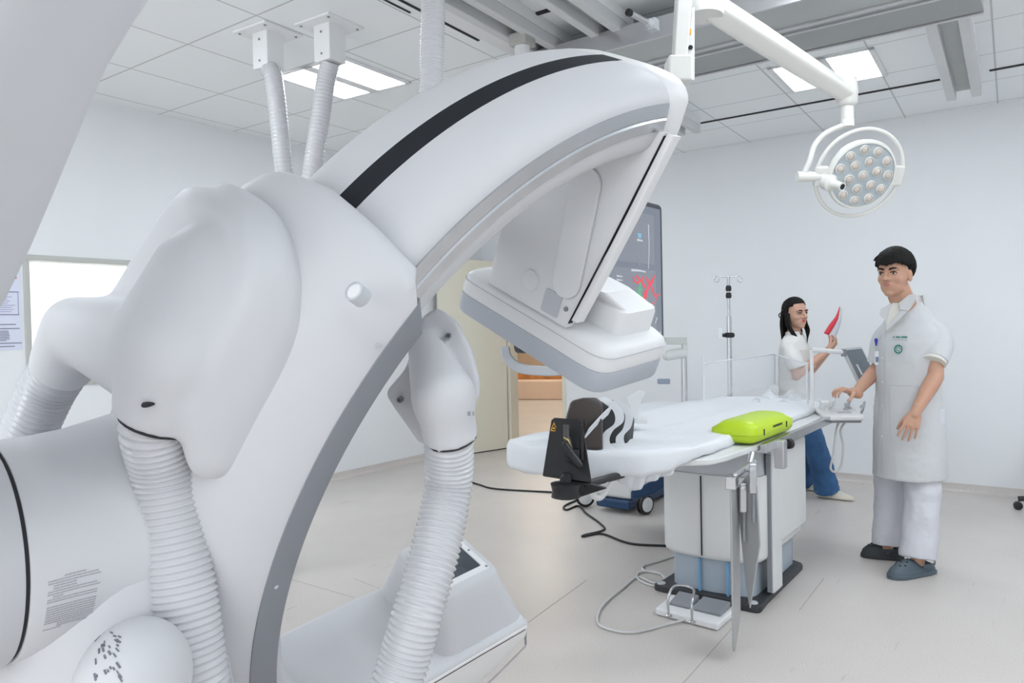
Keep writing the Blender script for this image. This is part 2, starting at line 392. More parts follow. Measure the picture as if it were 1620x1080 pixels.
# ------------------------------------------------------------------ ceiling lights
def ceiling_light(cx, cy, label):
    t = thing('ceiling_light', label, 'light', (cx, cy, CEIL), 'recessed ceiling light panels')
    ax = unit((1, SK, 0)); M = np.array([ax, np.cross(Z, ax), Z]).T; c = np.array([cx, cy, CEIL])
    m = MB()
    for dy, wd in ((.285, .03), (-.285, .03), (0, .075)): m.box(c+M@np.array([0, dy, -.006]), (.60, wd, .010), M)
    for dx in (.29, -.29): m.box(c+M@np.array([dx, 0, -.006]), (.02, .60, .010), M)
    m.build('frame', PAINT, t)
    for dy in (.1535, -.1535):
        m = MB(); m.box(c+M@np.array([0, dy, -.004]), (.56, .232, .006), M); m.build('diffuser', LAMP, t)
    return t
L0 = ceiling_light(3.265, 3.655, 'twin panel ceiling light behind the pair of white ceiling hoses')
for x, y, l in ((5.10, 1.215, 'twin panel ceiling light crossed by the surgical lamp arm'),
                (5.10, 3.70, 'twin panel ceiling light over the doorway end of the room'),
                (1.43, 3.6, 'twin panel ceiling light above the gantry stand'), (-.8, -.2, 'twin panel ceiling light nearest the middle of the rear wall'),
                (-.8, 3.5, 'twin panel ceiling light by the rear wall'), (-.8, 1.0, 'twin panel ceiling light in the middle of the rear row'),
                (1.43, -1.5, 'twin panel ceiling light in the near row'), (3.265, -1.4, 'twin panel ceiling light beside the near wall'),
                (5.10, -1.3, 'twin panel ceiling light in the near corner'), (2.75, .72, 'twin panel ceiling light between the gantry and the grey bridge'), (2.75, -.55, 'twin panel ceiling light beyond the grey bridge on the near side'), (4.35, -.75, 'twin panel ceiling light on the near side of the standing man'), (-.8, -1.5, 'twin panel ceiling light in the rear corner')):
    dup(L0, (x-3.265, y-3.655, 0), l)
# ------------------------------------------------------------------ ceiling rails and the gantry bridge
RG = mat('bridge_grey', (0.44, 0.46, 0.46), 0.45, var=0.02)
RD = mat('rail_groove', (0.20, 0.21, 0.21), 0.6)
ax = unit((1, SK, 0)); MX = np.array([ax, np.cross(Z, ax), Z]).T
def along(m, x0, x1, y, z0, z1, w):
    """bar along the ceiling grid direction; y taken at x = 3.4"""
    p = np.array([(x0+x1)/2, y+((x0+x1)/2-3.4)*SK, (z0+z1)/2]); m.box(p, (x1-x0, w, z1-z0), MX)
def rail(y, x0, x1, label, wide=.17):
    t = thing('ceiling_rail', label, 'rail', ((x0+x1)/2, y, CEIL), 'ceiling rails')
    m = MB(); along(m, x0, x1, y, 2.835, CEIL, wide); m.build('mounting_channel', PAINT, t, bevel=.003)
    m = MB(); along(m, x0, x1, y-wide*.36, 2.775, 2.835, wide*.28); along(m, x0, x1, y+wide*.36, 2.775, 2.835, wide*.28); m.build('running_rail', mat('rail_enamel', (.62, .63, .64), .4), t, bevel=.006)
    m = MB(); along(m, x0+.01, x1-.01, y, 2.83, 2.834, wide*.45); m.build('groove', RG, t)
    return t
rail(2.24, -1.5, 5.60, 'long white ceiling rail passing above the top of the C-shaped arm')
rail(1.86, -1.5, 3.55, 'white ceiling rail meeting the grey bridge beside the thin handle')
rail(.43, -1.5, 5.90, 'white ceiling rail on the far side of the grey bridge', .2)
m = MB(); along(m, -1.5, 5.6, 2.47, 2.865, CEIL, .15); struct(m.build('trim_2', PAINT, bevel=.004))
m = MB(); along(m, 2.2, 3.3, 2.60, 2.888, CEIL, .012); along(m, 2.2, 2.8, 2.66, 2.89, CEIL, .01)
m.bb(3.19, 3.215, 2.05, 2.23, 2.885, CEIL); m.bb(3.60, 3.68, 1.98, 2.06, 2.87, CEIL); m.bb(5.74, 5.765, .64, 2.42, 2.888, CEIL); m.bb(5.74, 5.765, .1, .40, 2.888, CEIL)
struct(m.build('trim_3', SEAM))
br = thing('ceiling_bridge', 'wide grey bridge hung across the ceiling rails beside the surgical lamp arm', 'bridge', (3.72, 1.0, 2.75))
m = MB(); m.bb(3.39, 4.05, .30, 2.42, 2.70, 2.775); m.build('beam_body', RG, br, bevel=.008)
m = MB(); m.bb(3.385, 3.40, .30, 2.42, 2.69, 2.79); m.bb(4.04, 4.055, .30, 2.42, 2.685, 2.79); m.bb(3.675, 3.695, .30, 2.42, 2.688, 2.70); m.bb(3.75, 3.765, .30, 2.42, 2.688, 2.70); m.build('edge_strip', ALU, br, bevel=.002)
m = MB(); m.bb(3.765, 4.03, .30, 2.42, 2.694, 2.70); m.build('underside_panel', mat('bridge_grey_dark', (.34, .36, .36), .5), br)
m = MB(); m.bb(4.055, 4.075, .30, 2.42, 2.76, 2.78); m.build('gasket_or_shadow_line', SEAM, br)  # black strip standing in for the shadow line at the bridge's far edge
m = MB(); m.bb(3.42, 3.62, 2.42, 2.50, 2.70, 2.81); m.build('trolley', mat('trolley_cream', (.62, .60, .53), .5), br, bevel=.006)
m = MB(); p0, p1 = at_d(1030, 38, 3.35), at_d(997, 21, 3.25)
m.tube([p0, p1], .012, 12); h = m.build('handle', ALU, br)
m = MB(); d = unit(p1-p0); m.lathe([(.014, 0), (.016, .004), (.016, .02), (.012, .024)], p1-d*.004, d, 14); m.build('end_cap', BLACK, h)
m = MB(); m.lathe([(.018, -.02), (.022, -.015), (.022, .02), (.012, .04)], p0-d*.01, d, 14); m.box(p0-d*.015+Z*.0, (.05, .04, .05)); m.build('clamp', LGREY, h, bevel=.004)
# =================================================================== the C-arm gantry
ISO = np.array([1.79, 1.2271, 0.999])                       # its isocentre
CC = unit((-0.7926, -0.2140, 0.5709)); CB = np.array((0.6051, -0.3914, 0.6933)); CB = unit(CB-CC*np.dot(CB, CC)); CV = np.cross(CC, CB)
TB = 0.755                                                    # direction of the beam within the plane of the C
GB = math.cos(TB)*CC+math.sin(TB)*CB; GT = -math.sin(TB)*CC+math.cos(TB)*CB
def arc(r, deg, v):
    t = math.radians(deg); return ISO + r*(math.cos(t)*CC+math.sin(t)*CB) + v*CV
def G(b, t, v): return ISO + b*GB + t*GT + v*CV
def g_v(px, py, v): return at_plane(px, py, ISO+v*CV, CV)
def g_t(px, py, t): return at_plane(px, py, ISO+t*GT, GT)
AX = unit((-0.9965, 0.0836, 0))                               # horizontal pivot axis
gan = thing('angiography_scanner', 'white C-shaped X-ray scanner arm with black stripe on its pivoting stand', 'medical scanner', (0.3, 1.35, 0))
def sweep(prof, a0, a1, step, ends=None):
    n = max(2, int(abs(a1-a0)/step)); m = MB()
    m.loft([[arc(r, a0+(a1-a0)*i/n, v) for r, v in prof] for i in range(n+1)])
    return m
half = [(1.05, 0), (1.0497, -.05), (1.048, -.09), (1.044, -.12), (1.037, -.145), (1.026, -.163), (1.012, -.174), (1.0, -.179), (.94, -.177), (.925, -.174), (.905, -.168), (.890, -.155), (.882, -.13), (.88, -.08), (.88, 0)]
prof = half + [(r, -v) for r, v in half[-2:0:-1]]
carm = sweep(prof, -118, 36.2, 1.6).build('c_arm', WHITE, gan, ang=40)
# black stripe lying on the outer face
n = 110; m = MB(); m.loft([[arc(r, -4+40.2*i/n, v) for r, v in ((1.0503, -.0288), (1.0506, -.014), (1.0506, .014), (1.0503, .0288), (1.045, .028), (1.045, -.028))] for i in range(n+1)])
lab(m.build('stripe', DARK, carm, ang=40), 'matt black stripe along the outer curve')
for sg, nm in ((-1, 'near'), (1, 'far')):
    q = [(.998, .179), (.998, .1835), (.972, .1845), (.968, .182), (.964, .1845), (.942, .1825), (.938, .176)]
    lab(sweep([(r, sg*v) for r, v in q], -117.5, 35.2, 1.4).build('guide_rail', STEEL, carm, ang=30), 'polished metal rail along the inner edge')
# end cap at the tip
c0 = np.array([.965, 0])
def ring(k, a): return [arc(c0[0]+(r-c0[0])*k, a, v*k) for r, v in prof]
m = MB(); m.loft([ring(.99, 35.3), ring(1.006, 35.5), ring(1.006, 39.2), ring(.99, 39.6), ring(.95, 39.8)])
m.build('end_cap', WHITE2, carm, ang=50)
# ---- detector hanging inside the tip
det = MB()
pl = lambda b, t0, t1, v0, v1, r: [G(b, t, v) for t, v in rect(t0, t1, v0, v1, r, 5)]
v0, v1, t0, t1 = -.222, .305, -.145, .152
det.loft([pl(.362, t0, t1, v0, v1, .06), pl(.366, t0-.001, t1+.001, v0-.001, v1+.001, .06), pl(.398, t0, t1, v0, v1, .06), pl(.412, t0+.004, t1-.004, v0+.004, v1-.004, .06), pl(.422, t0+.016, t1-.016, v0+.016, v1-.016, .06), pl(.426, t0+.04, t1-.04, v0+.04, v1-.04, .05)])
dt = det.build('detector', WHITE2, gan, ang=40)
m = MB(); m.loft([pl(.303, t0+.012, t1-.012, v0+.012, v1-.012, .05), pl(.306, t0+.004, t1-.004, v0+.004, v1-.004, .055), pl(.316, t0-.001, t1+.001, v0-.001, v1+.001, .06), pl(.3615, t0-.001, t1+.001, v0-.001, v1+.001, .06)])
lab(m.build('bumper', mat('bumper_grey', (.44, .47, .52), .5), dt, ang=40), 'grey bumper around the detector face')
m = MB(); m.loft([pl(.3995, t0-.0012, t1+.0012, v0-.0012, v1+.0012, .06), pl(.401, t0-.0012, t1+.0012, v0-.0012, v1+.0012, .06)]); m.build('seam', LGREY, dt)
# column between the tip and the detector
def colring(b, ta, tb, va, vb, r=.03): return [G(b, t, v) for t, v in rect(ta, tb, va, vb, r, 4)]
def mount(b, va): return [G(b, t, v) for t, v in round_poly([(-.142, va), (-.118, va), (.045-.11*max(0, (b-.425)/.5), .12), (.045-.11*max(0, (b-.425)/.5), .202), (-.142, .202)], [.004, .004, .02, .02, .02], 4)]
m = MB(); m.loft([mount(b, va) for b, va in ((.425, -.088), (.47, -.100), (.60, -.130), (.75, -.160), (.86, -.182), (.93, -.195))])
colm = m.build('detector_mount', WHITE2, gan, ang=40)
m = MB(); m.loft([[G(b, t, v) for t, v in ((-.1465, a), (-.1465, a-.0013), (-.13, a-.0013), (-.13, a))] for b, a in ((.44, -.093), (.60, -.128), (.75, -.16), (.925, -.196))]); m.build('seam', SEAM, colm)
m = MB(); m.loft([[G(b, t, v) for t, v in rect(-.146, -.112, a-.019, a-.001, .006, 4)] for b, a in ((.452, -.097), (.60, -.131), (.75, -.163), (.93, -.199))]); m.build('side_cover', WHITE2, colm, ang=40)
# oval access panel on the mount, and a round cap
ov = [(.50+.30*i/10, 0) for i in range(11)]
def oval(L0, L1, hw, n=12):
    b0, w0 = L0; b1, w1 = L1; P0 = np.array([b0, w0]); P1 = np.array([b1, w1]); d = unit(P1-P0); q = np.array([-d[1], d[0]])
    a = [P0+hw*(math.cos(t)*q+math.sin(t)*-d) for t in np.linspace(0, PI, n)] + [P1+hw*(math.cos(t)*-q+math.sin(t)*d) for t in np.linspace(0, PI, n)]
    return a
O1 = oval((.535, -.055), (.765, -.035), .042)
m = MB(); m.prism(O1, (G(0, 0, 0)-.1*GT*0, GB, CV, GT), -.1505, -.12); m.build('access_panel', WHITE2, colm, ang=40, bevel=.002)
O2 = [(q[0], q[1]) for q in inset(O1, -.0018)]
m = MB(); m.prism(O2, (ISO, GB, CV, GT), -.1445, -.12); m.build('panel_gap', LGREY, colm, ang=40)
m = MB(); m.lathe([(.028, 0), (.027, .006), (.022, .009)], G(.49, -.141, .055), -GT, 24); m.build('plug', WHITE2, colm, ang=40)
m = MB(); m.prism(rect(.435, .495, -.055, .0, .006, 3), (ISO, GB, CV, GT), -.1455, -.12); m.build('latch_plate', LGREY, colm, bevel=.003)
m = MB(); m.lathe([(.006, 0), (.006, .004)], G(.47, -.143, -.075), -GT, 12); m.build('screw', GREY, colm)
m = MB(); m.loft([colring(.415, -.04, .120, -.175, .17, .035), colring(.475, -.045, .118, -.175, .17, .035), colring(.487, -.045, .112, -.172, .168, .034), colring(.492, -.04, .10, -.165, .16, .03), colring(.53, -.09, .03, -.13, .13, .02)]); m.build('rear_housing', WHITE2, dt, ang=32)
# ---- X-ray tube at the other end
def tring(v, k=0.0):
    P = round_poly([(.012, -.555), (.016, -.625), (-.10, -.70), (-.45, -.82), (-.78, -.80), (-.80, -.56), (-.40, -.548)], [.03, .03, .1, .1, .05, .05, .1], 5)
    return [G(q[1], q[0], v) for q in inset(P, k)]
m = MB(); m.loft([tring(-.155, .012), tring(-.150, .004), tring(-.142, 0), tring(.175, 0), tring(.188, .006), tring(.195, .02)])
tube = m.build('x_ray_tube_housing', WHITE, gan, ang=40)
m = MB(); m.loft([tring(-.1585, .016), tring(-.1575, .013), tring(-.155, .0125)]); m.build('side_panel', mat('panel_warm_white', (.76, .75, .74), .45), tube, ang=40)
m = MB(); m.loft([[G(b+db, t, v) for t, v in ((t_, -.1595), (t_, -.1555))] + [G(b+db-.003, t, v) for t, v in ((t_, -.1555), (t_, -.1595))] for db, (t_, b) in [(0, q) for q in ((-.60, -.578), (-.4, -.570), (-.2, -.572), (-.01, -.578))]]); m.build('seam', SEAM, tube)
m = MB(); m.loft([tring(-.152, .03), tring(-.145, .012)]); 
lipm = MB(); lipm.loft([[G(q[0], q[1], v) for q in ((b, t), (b-.016, t+.002), (b-.016, t-.004))] for (b, t), v in (((-.60, .02), -.14), ((-.645, .012), -.165), ((-.70, -.11), -.168), ((-.82, -.45), -.165))])
lipm.build('bottom_lip', ALU, tube, ang=50)
def wr(b, tc, vc, s, r): return [G(b, t, v) for t, v in rect(tc-s, tc+s, vc-s, vc+s, r, 4)]
tc, vc = -.215, .03
m = MB(); m.loft([wr(-.56, tc+.06, vc, .165, .05), wr(-.49, tc+.035, vc, .145, .05), wr(-.42, tc+.01, vc, .125, .05), wr(-.375, tc, vc, .112, .045), wr(-.366, tc, vc, .100, .035)]); coll = m.build('collimator_cover', WHITE, tube, ang=50)
m = MB(); m.loft([wr(-.368, tc, vc, .088, .012), wr(-.360, tc, vc, .085, .012), wr(-.360, tc, vc, .066, .006), wr(-.3635, tc, vc, .066, .006)], cap=False); m.build('window_frame', WHITE2, coll, bevel=.002)
m = MB(); m.loft([wr(-.3665, tc, vc, .069, .003), wr(-.3645, tc, vc, .069, .003)]); lab(m.build('window', mat('dark_window', (.06, .07, .085), .12, var=.5, vscale=12), coll), 'dark glass exit window')
for a, b in ((1, 1), (1, -1), (-1, 1), (-1, -1), (1, 0), (-1, 0)):
    m = MB(); m.lathe([(.0042, 0), (.0042, .0015)], G(-.3605, tc+a*.077, vc+b*.077), GB, 10); m.build('screw', GREY, coll)
# ---- carriage that holds the C
ch = [(1.142, 0), (1.142, -.09), (1.138, -.125), (1.126, -.158), (1.10, -.192), (1.065, -.220), (1.03, -.236), (1.0, -.242)]
ci = [(1.0, -.190), (1.054, -.10), (1.054, 0)]
cp = ch + ci
cprof = cp + [(r, -v) for r, v in cp[-2:0:-1]]
def cring(a_end, k):
    """k 0..1: how far into the rounded end"""
    return [arc(r - (0.055*(1-math.sqrt(max(0, 1-k*k))) if r > 1.055 else 0), a_end(r, v), v*(1-.10*(1-math.sqrt(max(0, 1-k*k)))) if r > 1.055 else v) for r, v in cprof]
m = MB(); rings = [cring(lambda r, v, a=a: a, 0) for a in np.arange(-78, -11.5, 2.0)]
for k in (0, .4, .7, .88, .97, 1.0):
    rings.append(cring(lambda r, v, k=k: -10.5 + k*(6.8-max(0, 1.06-r)*45-abs(v)*5), k))
m.loft(rings); car = m.build('carriage', WHITE, gan, ang=40)
gp = [(1.0, -.2425), (.9995, -.2445), (.95, -.243), (.944, -.238), (.944, -.188), (1.0, -.188)]
m = MB(); rings = [[arc(r, a, v) for r, v in gp] for a in np.arange(-78, -8.5, 1.6)] + [[arc(r, -8.6+(r-.97)*30, v*.995) for r, v in gp], [arc(r, -8.0+(r-.97)*35, v*.97) for r, v in gp]]
m.loft(rings); lab(m.build('edge_trim', GREY, car, ang=40), 'grey edge trim of the carriage')
gp2 = [(r, -v) for r, v in gp]; m = MB(); m.loft([[arc(r, a, v) for r, v in gp2] for a in np.arange(-78, -7, 1.6)]); lab(m.build('edge_trim', GREY, car, ang=40), 'grey edge trim of the carriage')
# bolt hole on the face of the carriage
hp = at_plane(557, 458, arc(1.138, -17, 0), unit(arc(1, -17, 0)-ISO)); hn = unit(hp-ISO-CV*np.dot(hp-ISO, CV))
m = MB(); hb = ISO+CV*np.dot(hp-ISO, CV)+hn*1.1
m.lathe([(.0155, .02), (.0155, .0425), (.0125, .0435), (.0125, .03)], hb, hn, 24, cap=False); m.build('bolt_hole', LGREY, car)
m = MB(); m.lathe([(.0125, .02), (.0125, .0415), (.010, .0425)], hb, hn, 24); m.build('bolt_cap', WHITE2, car)
for px, py, a in ((600, 548, -.243), (437, 928, -.243)):
    m = MB(); q = g_v(px, py, a-.0005); m.lathe([(.004, -.004), (.004, .0012)], q, -CV, 10); m.build('screw', LGREY, car)
# ---- hub cover, elbow and hose port (one moulded shell)
def arc_hit(px, py, r):
    d = ray(px, py); o = EYE-ISO; d1, d2, o1, o2_ = d@CC, d@CB, o@CC, o@CB
    a, b_, c = d1*d1+d2*d2, 2*(d1*o1+d2*o2_), o1*o1+o2_*o2_-r*r
    t = (-b_-math.sqrt(max(b_*b_-4*a*c, 0)))/(2*a); P = EYE+d*t-ISO
    return math.degrees(math.atan2(P@CB, P@CC)), P@CV
HR = 1.152
outl_px = [(360, 297), (395, 304), (428, 327), (453, 366), (466, 410), (471, 450), (468, 500), (454, 550), (430, 602), (402, 652), (376, 702), (353, 746), (338, 757), (314, 756), (302, 705), (285, 655), (240, 640), (206, 612), (192, 560), (196, 505), (208, 462), (224, 428), (250, 386), (280, 346), (308, 317), (334, 301)]
def car_r(v): return float(np.interp(abs(v), [-q[1] for q in ch], [q[0] for q in ch]))
def hug(px, py, h=.010):
    r = HR
    for _ in range(12): d_, v_ = arc_hit(px, py, r); r = .5*r+.5*(car_r(v_)+h)
    return arc_hit(px, py, r)
o2 = [tuple(q) for q in spline([hug(x, y) for x, y in outl_px], 3, True)]
cen = np.array(hug(385, 470, .07))
def hscale(s, h):
    out = []
    for q in o2:
        d_, v_ = cen+(np.array(q)-cen)*s; out.append(arc(car_r(v_)+.010+h, d_, v_))
    return out
m = MB(); m.loft([hscale(.985, -.07), hscale(1.0, -.02), hscale(1.0, .0), hscale(.992, .010), hscale(.96, .022), hscale(.70, .062), hscale(.62, .071), hscale(.5, .075), hscale(.06, .077)])
p1, p2, p3 = at_d(262, 562, 1.235), at_d(124, 521, 1.30), at_d(101, 574, 1.345)
m.caps(p1, p2, .098, .0575, 24); m.caps(p2, p3, .0575, .054, 24)
q1, q2 = at_d(282, 560, 1.155), at_d(247, 668, 1.175); hs_ = arc(car_r(0)+.078, *hug(352, 470, .088)); hs_ = hs_+unit(hs_-EYE)*.13
m.caps(hs_, q1, .125, .088, 28); m.caps(p1, q1, .098, .088, 24); m.caps(hs_, p1, .125, .098, 24)
m.lathe([(.070, -.03), (.088, .0), (.074, np.linalg.norm(q2-q1)*.6), (.067, np.linalg.norm(q2-q1)*.9), (.0648, np.linalg.norm(q2-q1)*.975)], q1, q2-q1, 28)
hub = m.build('hub_cover', WHITE, gan, remesh=.006, smooth=22)
pd = unit(q2-q1)
m = MB(); m.lathe([(.0555, -.008), (.0555, .001), (.052, .0015)], q2, pd, 36); m.build('gasket_or_shadow_line', SEAM, hub)
ho = at_plane(237, 636, q2-pd*.03-FW*.0, -FW)
h2 = at_d(238, 636, 1.098)
m = MB(); m.ell(h2, (.010, .0035, .02), rot_to(FW+.3*UP, RT)); m.build('screw_recess', SEAM, hub)
m = MB(); pq = arc(HR+.046, *arc_hit(318, 395, HR+.046)); m.lathe([(.0145, -.03), (.0145, .004), (.0125, .005)], pq, unit(arc(1, arc_hit(318, 395, HR)[0], 0)-ISO+.45*CV), 24); m.build('plug', WHITE, hub, ang=50)
# ---- pivot joint: cylinder along the horizontal axis, then the stand
def A(s): return ISO+AX*s
jp = [(.20, 1.08), (.195, 1.14), (.186, 1.18), (.177, 1.22), (.172, 1.27), (.170, 1.324), (.168, 1.327)]
m = MB(); m.lathe([(r, s) for r, s in jp], ISO, AX, 72); pj = m.build('pivot_joint', WHITE, gan, ang=40)
m = MB(); m.lathe([(.165, 1.325), (.165, 1.336)], ISO, AX, 72); m.build('seam', SEAM, pj)
m = MB(); m.lathe([(.168, 1.333), (.170, 1.336), (.170, 1.66), (.15, 1.72)], ISO, AX, 72); m.build('pivot_bearing', WHITE, gan, ang=40)
# printed type-plate lines wrapped on the cylinder
TXT = mat('printed_text', (.38, .38, .40), .6); TXTD = mat('printed_text_dark', (.16, .16, .19), .6)
py_ = unit(np.cross(AX, Z))                                  # horizontal, across the axis
def cylpt(s, a, r): return A(s)+r*(math.cos(a)*(-py_ if np.dot(py_, FW) > 0 else py_)+math.sin(a)*Z)
def cyl_hit(px, py, r):
    d = ray(px, py); o = EYE-ISO; dp = d-AX*np.dot(d, AX); o_ = o-AX*np.dot(o, AX)
    a, b, c = np.dot(dp, dp), 2*np.dot(dp, o_), np.dot(o_, o_)-r*r
    t = (-b-math.sqrt(max(b*b-4*a*c, 0)))/(2*a); P = EYE+d*t
    s = np.dot(P-ISO, AX); q = P-A(s); e = (-py_ if np.dot(py_, FW) > 0 else py_)
    return s, math.atan2(np.dot(q, Z), np.dot(q, e))
rr_ = random.Random(3)
sA, aA = cyl_hit(77, 916, .172); sB, aB = cyl_hit(160, 893, .172); sC, aC = cyl_hit(68, 998, .172); sD, aD = cyl_hit(148, 974, .172)
m = MB()
nl = 22
for i in range(nl):
    f = i/(nl-1)
    if f in (): continue
    u0, u1 = (0, .95)
    if i == 0: u0, u1 = .3, .72
    elif i in (2, 6): u1 = 1.0
    elif i in (3, 4, 7): u0, u1 = .1, .55 if i != 7 else .3
    elif i == 10: continue
    elif i > 18: u0, u1 = (.25, .85) if i != 21 else (.0, .35)
    u = u0
    while u < u1-.02:
        ln = min(u1-u, rr_.uniform(.03, .14))
        def pt(uu, ff):
            s = (sA*(1-uu)+sB*uu)*(1-ff)+(sC*(1-uu)+sD*uu)*ff; a = (aA*(1-uu)+aB*uu)*(1-ff)+(aC*(1-uu)+aD*uu)*ff; return s, a
        c = [pt(u, f), pt(u+ln-.012, f), pt(u+ln-.012, f+.020), pt(u, f+.020)]
        ctr = [np.interp(0, [0], [0])]
        rad = lambda s: np.interp(s, [q[1] for q in jp], [q[0] for q in jp])
        m.loft([[cylpt(s, a, rad(s)-.001) for s, a in c], [cylpt(s, a, rad(s)+.0006) for s, a in c]])
        u += ln
lab(m.build('type_plate_text', TXT, pj, flat=True), 'printed block of small grey text')
# lower cover with a sticker
lc = at_d(212, 1078, 1.10)
m = MB(); m.caps(A(1.13)-Z*.02, A(1.17)-Z*.42, .185, .20, 40); m.build('lower_housing', WHITE, gan, ang=60)
m = MB(); m.ell(lc, (.075, .10, .088), rot_to(Z, RT), 28, 18); lcv = m.build('lower_cover', WHITE, pj, ang=180)
for i in range(30):
    px, py = rr_.uniform(148, 196), rr_.uniform(1000, 1078)
    if (px-172)**2/28**2+(py-1050)**2/55**2 > 1: continue
    d = ray(px, py); Mx = rot_to(Z, RT); rad = np.array((.0751, .1001, .0881)); o = (Mx.T@(EYE-lc))/rad; dd = (Mx.T@d)/rad
    a, b, c = dd@dd, 2*o@dd, o@o-1; di = b*b-4*a*c
    if di < 0: continue
    P = EYE+d*((-b-math.sqrt(di))/(2*a)); nn = unit(Mx@((Mx.T@(P-lc))/rad**2))
    tt = unit(Z*.8-RT*.45); m = MB(); m.box(P, (rr_.uniform(.0015, .003), rr_.uniform(.004, .011), .0008), rot_to(nn, np.cross(tt, nn))); m.build('printed_mark', TXTD, lcv, flat=True)
# ---- the stand arm rising on the near side, up to the ceiling
edge = [(-170, 760, .86), (-90, 640, .90), (-30, 545, .93), (18, 462, .94), (60, 375, .93), (96, 290, .92), (136, 192, .91), (168, 117, .91), (204, 58, .92), (246, -2, .94), (300, -75, .98), (350, -140, 1.04)]
ew = [at_d(*e) for e in edge]
top = ew[-1]
ew += [top+np.array([.04, .02, .30]), np.array([top[0]+.05, top[1]+.02, 2.70])]
m = MB(); rings = []
for i, e in enumerate(ew):
    a = ew[max(i-1, 0)]; b = ew[min(i+1, len(ew)-1)]; tng = unit(b-a)
    nn = unit(FW-tng*np.dot(FW, tng)); lf = np.cross(tng, nn)
    if np.dot(lf, RT) > 0: lf = -lf
    rings.append([e+lf*p[0]+nn*p[1] for p in rect(-.032, .34, -.26, .0, .09, 6)])
m.loft(rings); m.build('stand_arm', WHITE, gan, ang=50)
lastc = np.mean(np.array(rings[-1]), axis=0)
m = MB(); m.lathe([(.26, -.05), (.28, .0), (.28, CEIL-2.70)], (lastc[0], lastc[1], 2.70), Z, 48); m.build('ceiling_turntable', WHITE, gan, bevel=.01)
fc = np.mean(np.array(rings[0]), axis=0)
m = MB(); m.caps(A(1.70), fc, .165, .17, 24); m.build('pivot_elbow', WHITE, gan, ang=60)
# ---- cable hoses of the gantry
def hose(pts, rad, nm, parent, pitch=.0105, depth=.005, label=None):
    Q, R = hose_rings(pts, rad, pitch, depth); m = MB(); m.tube(Q, R, 30); o = m.build(nm, HOSE, parent, ang=180)
    if label: lab(o, label)
    return o
hose([q2-pd*.04, q2+pd*.005, at_d(259, 735, 1.205), at_d(270, 800, 1.215), at_d(285, 900, 1.215), at_d(297, 1000, 1.21), at_d(309, 1085, 1.21), at_d(322, 1180, 1.23), at_d(345, 1300, 1.30)], .0535, 'cable_hose', gan, .0112, label='white ribbed hose hanging from the hub')
eh = unit(p3-p2)
hose([p3-eh*.01, p3+.4*(at_d(72, 622, 1.37)-p3), at_d(72, 622, 1.37), at_d(42, 690, 1.39), at_d(5, 790, 1.42), at_d(-10, 900, 1.42), at_d(5, 1010, 1.40), at_d(22, 1090, 1.36), at_d(30, 1200, 1.34)], .0475, 'cable_hose', gan, .0112, label='white ribbed hose from the elbow')
# connector on the inner side and its hose
cn = MB()
plate = [(607, 622), (640, 584), (668, 500), (692, 484), (722, 508), (745, 552), (757, 600), (757, 632), (735, 660), (700, 700), (664, 704)]
pc = at_d(690, 590, 1.52); cfr = (pc, RT, UP, FW)
p2d = [(np.dot(at_plane(x, y, pc, FW)-pc, RT), np.dot(at_plane(x, y, pc, FW)-pc, UP)) for x, y in plate]
cn.prism(round_poly(p2d, .02, 4), cfr, 0.0, .06)
a1, a2, a3 = at_d(672, 545, 1.52), at_d(700, 622, 1.46), at_d(713, 692, 1.50)
cn.caps(a1, a2, .035, .062, 24); cn.lathe([(.062, 0), (.060, .03), (.054, .6*np.linalg.norm(a3-a2)), (.0545, np.linalg.norm(a3-a2))], a2, a3-a2, 28)
cno = cn.build('hose_connector', WHITE, gan, remesh=.006, smooth=6)
m = MB(); m.lathe([(.0505, -.006), (.052, .001), (.049, .003)], a3, a3-a2, 32); m.build('gasket_or_shadow_line', SEAM, cno)
for px, py, dd in ((709, 531, 1.512), (633, 632, 1.512)):
    m = MB(); q = at_d(px, py, dd); m.lathe([(.0065, -.01), (.0065, .0075), (.004, .0075), (.004, .001)], q, -FW, 16); m.build('screw_recess', GREY, cno)
m = MB(); q = at_d(742, 654, 1.432); m.box(q, (.006, .001, .008), rot_to(UP, RT)); m.box(q+RT*.008, (.003, .001, .008), rot_to(UP, RT)); m.build('marking', GREY, cno)
hose([a3-unit(a3-a2)*.03, at_d(711, 735, 1.52), at_d(706, 790, 1.52), at_d(686, 880, 1.47), at_d(662, 965, 1.43), at_d(640, 1040, 1.42), at_d(624, 1090, 1.41), at_d(600, 1170, 1.40), at_d(560, 1250, 1.42)], .0495, 'cable_hose', gan, .0115, label='white ribbed hose from the inner connector')
# ---- ceiling hoses
def ceiling_hose(pts, rad, plate_c, label, rib=True, plate=True):
    t = thing('ceiling_hose', label, 'hose', plate_c, 'white hoses hanging from the ceiling')
    hose(pts, rad, 'hose', t, .011 if rib else .02, .004 if rib else .002)
    if plate:
        c = np.array(plate_c)
        m = MB(); m.box(c-Z*.006, (.25, .25, .012), MX); b = m.build('ceiling_plate', PAINT, t, bevel=.003)
        m = MB(); m.box(c-Z*.10, (.115, .115, .19), MX); m.build('bracket', PAINT, b, bevel=.006)
        for dx, dy in ((.1, .1), (-.1, .1), (.1, -.1), (-.1, -.1)):
            m = MB(); m.lathe([(.007, 0), (.007, .004)], c+MX@np.array([dx, dy, -.0165]), Z, 10); m.build('screw', GREY, b)
        for z in (.05, .16):
            m = MB(); m.lathe([(.006, 0), (.006, .003)], c+MX@np.array([-.058, 0, -z]), -ax, 10); m.build('screw', GREY, b)
    return t
c1 = at_z(424, 52, CEIL)
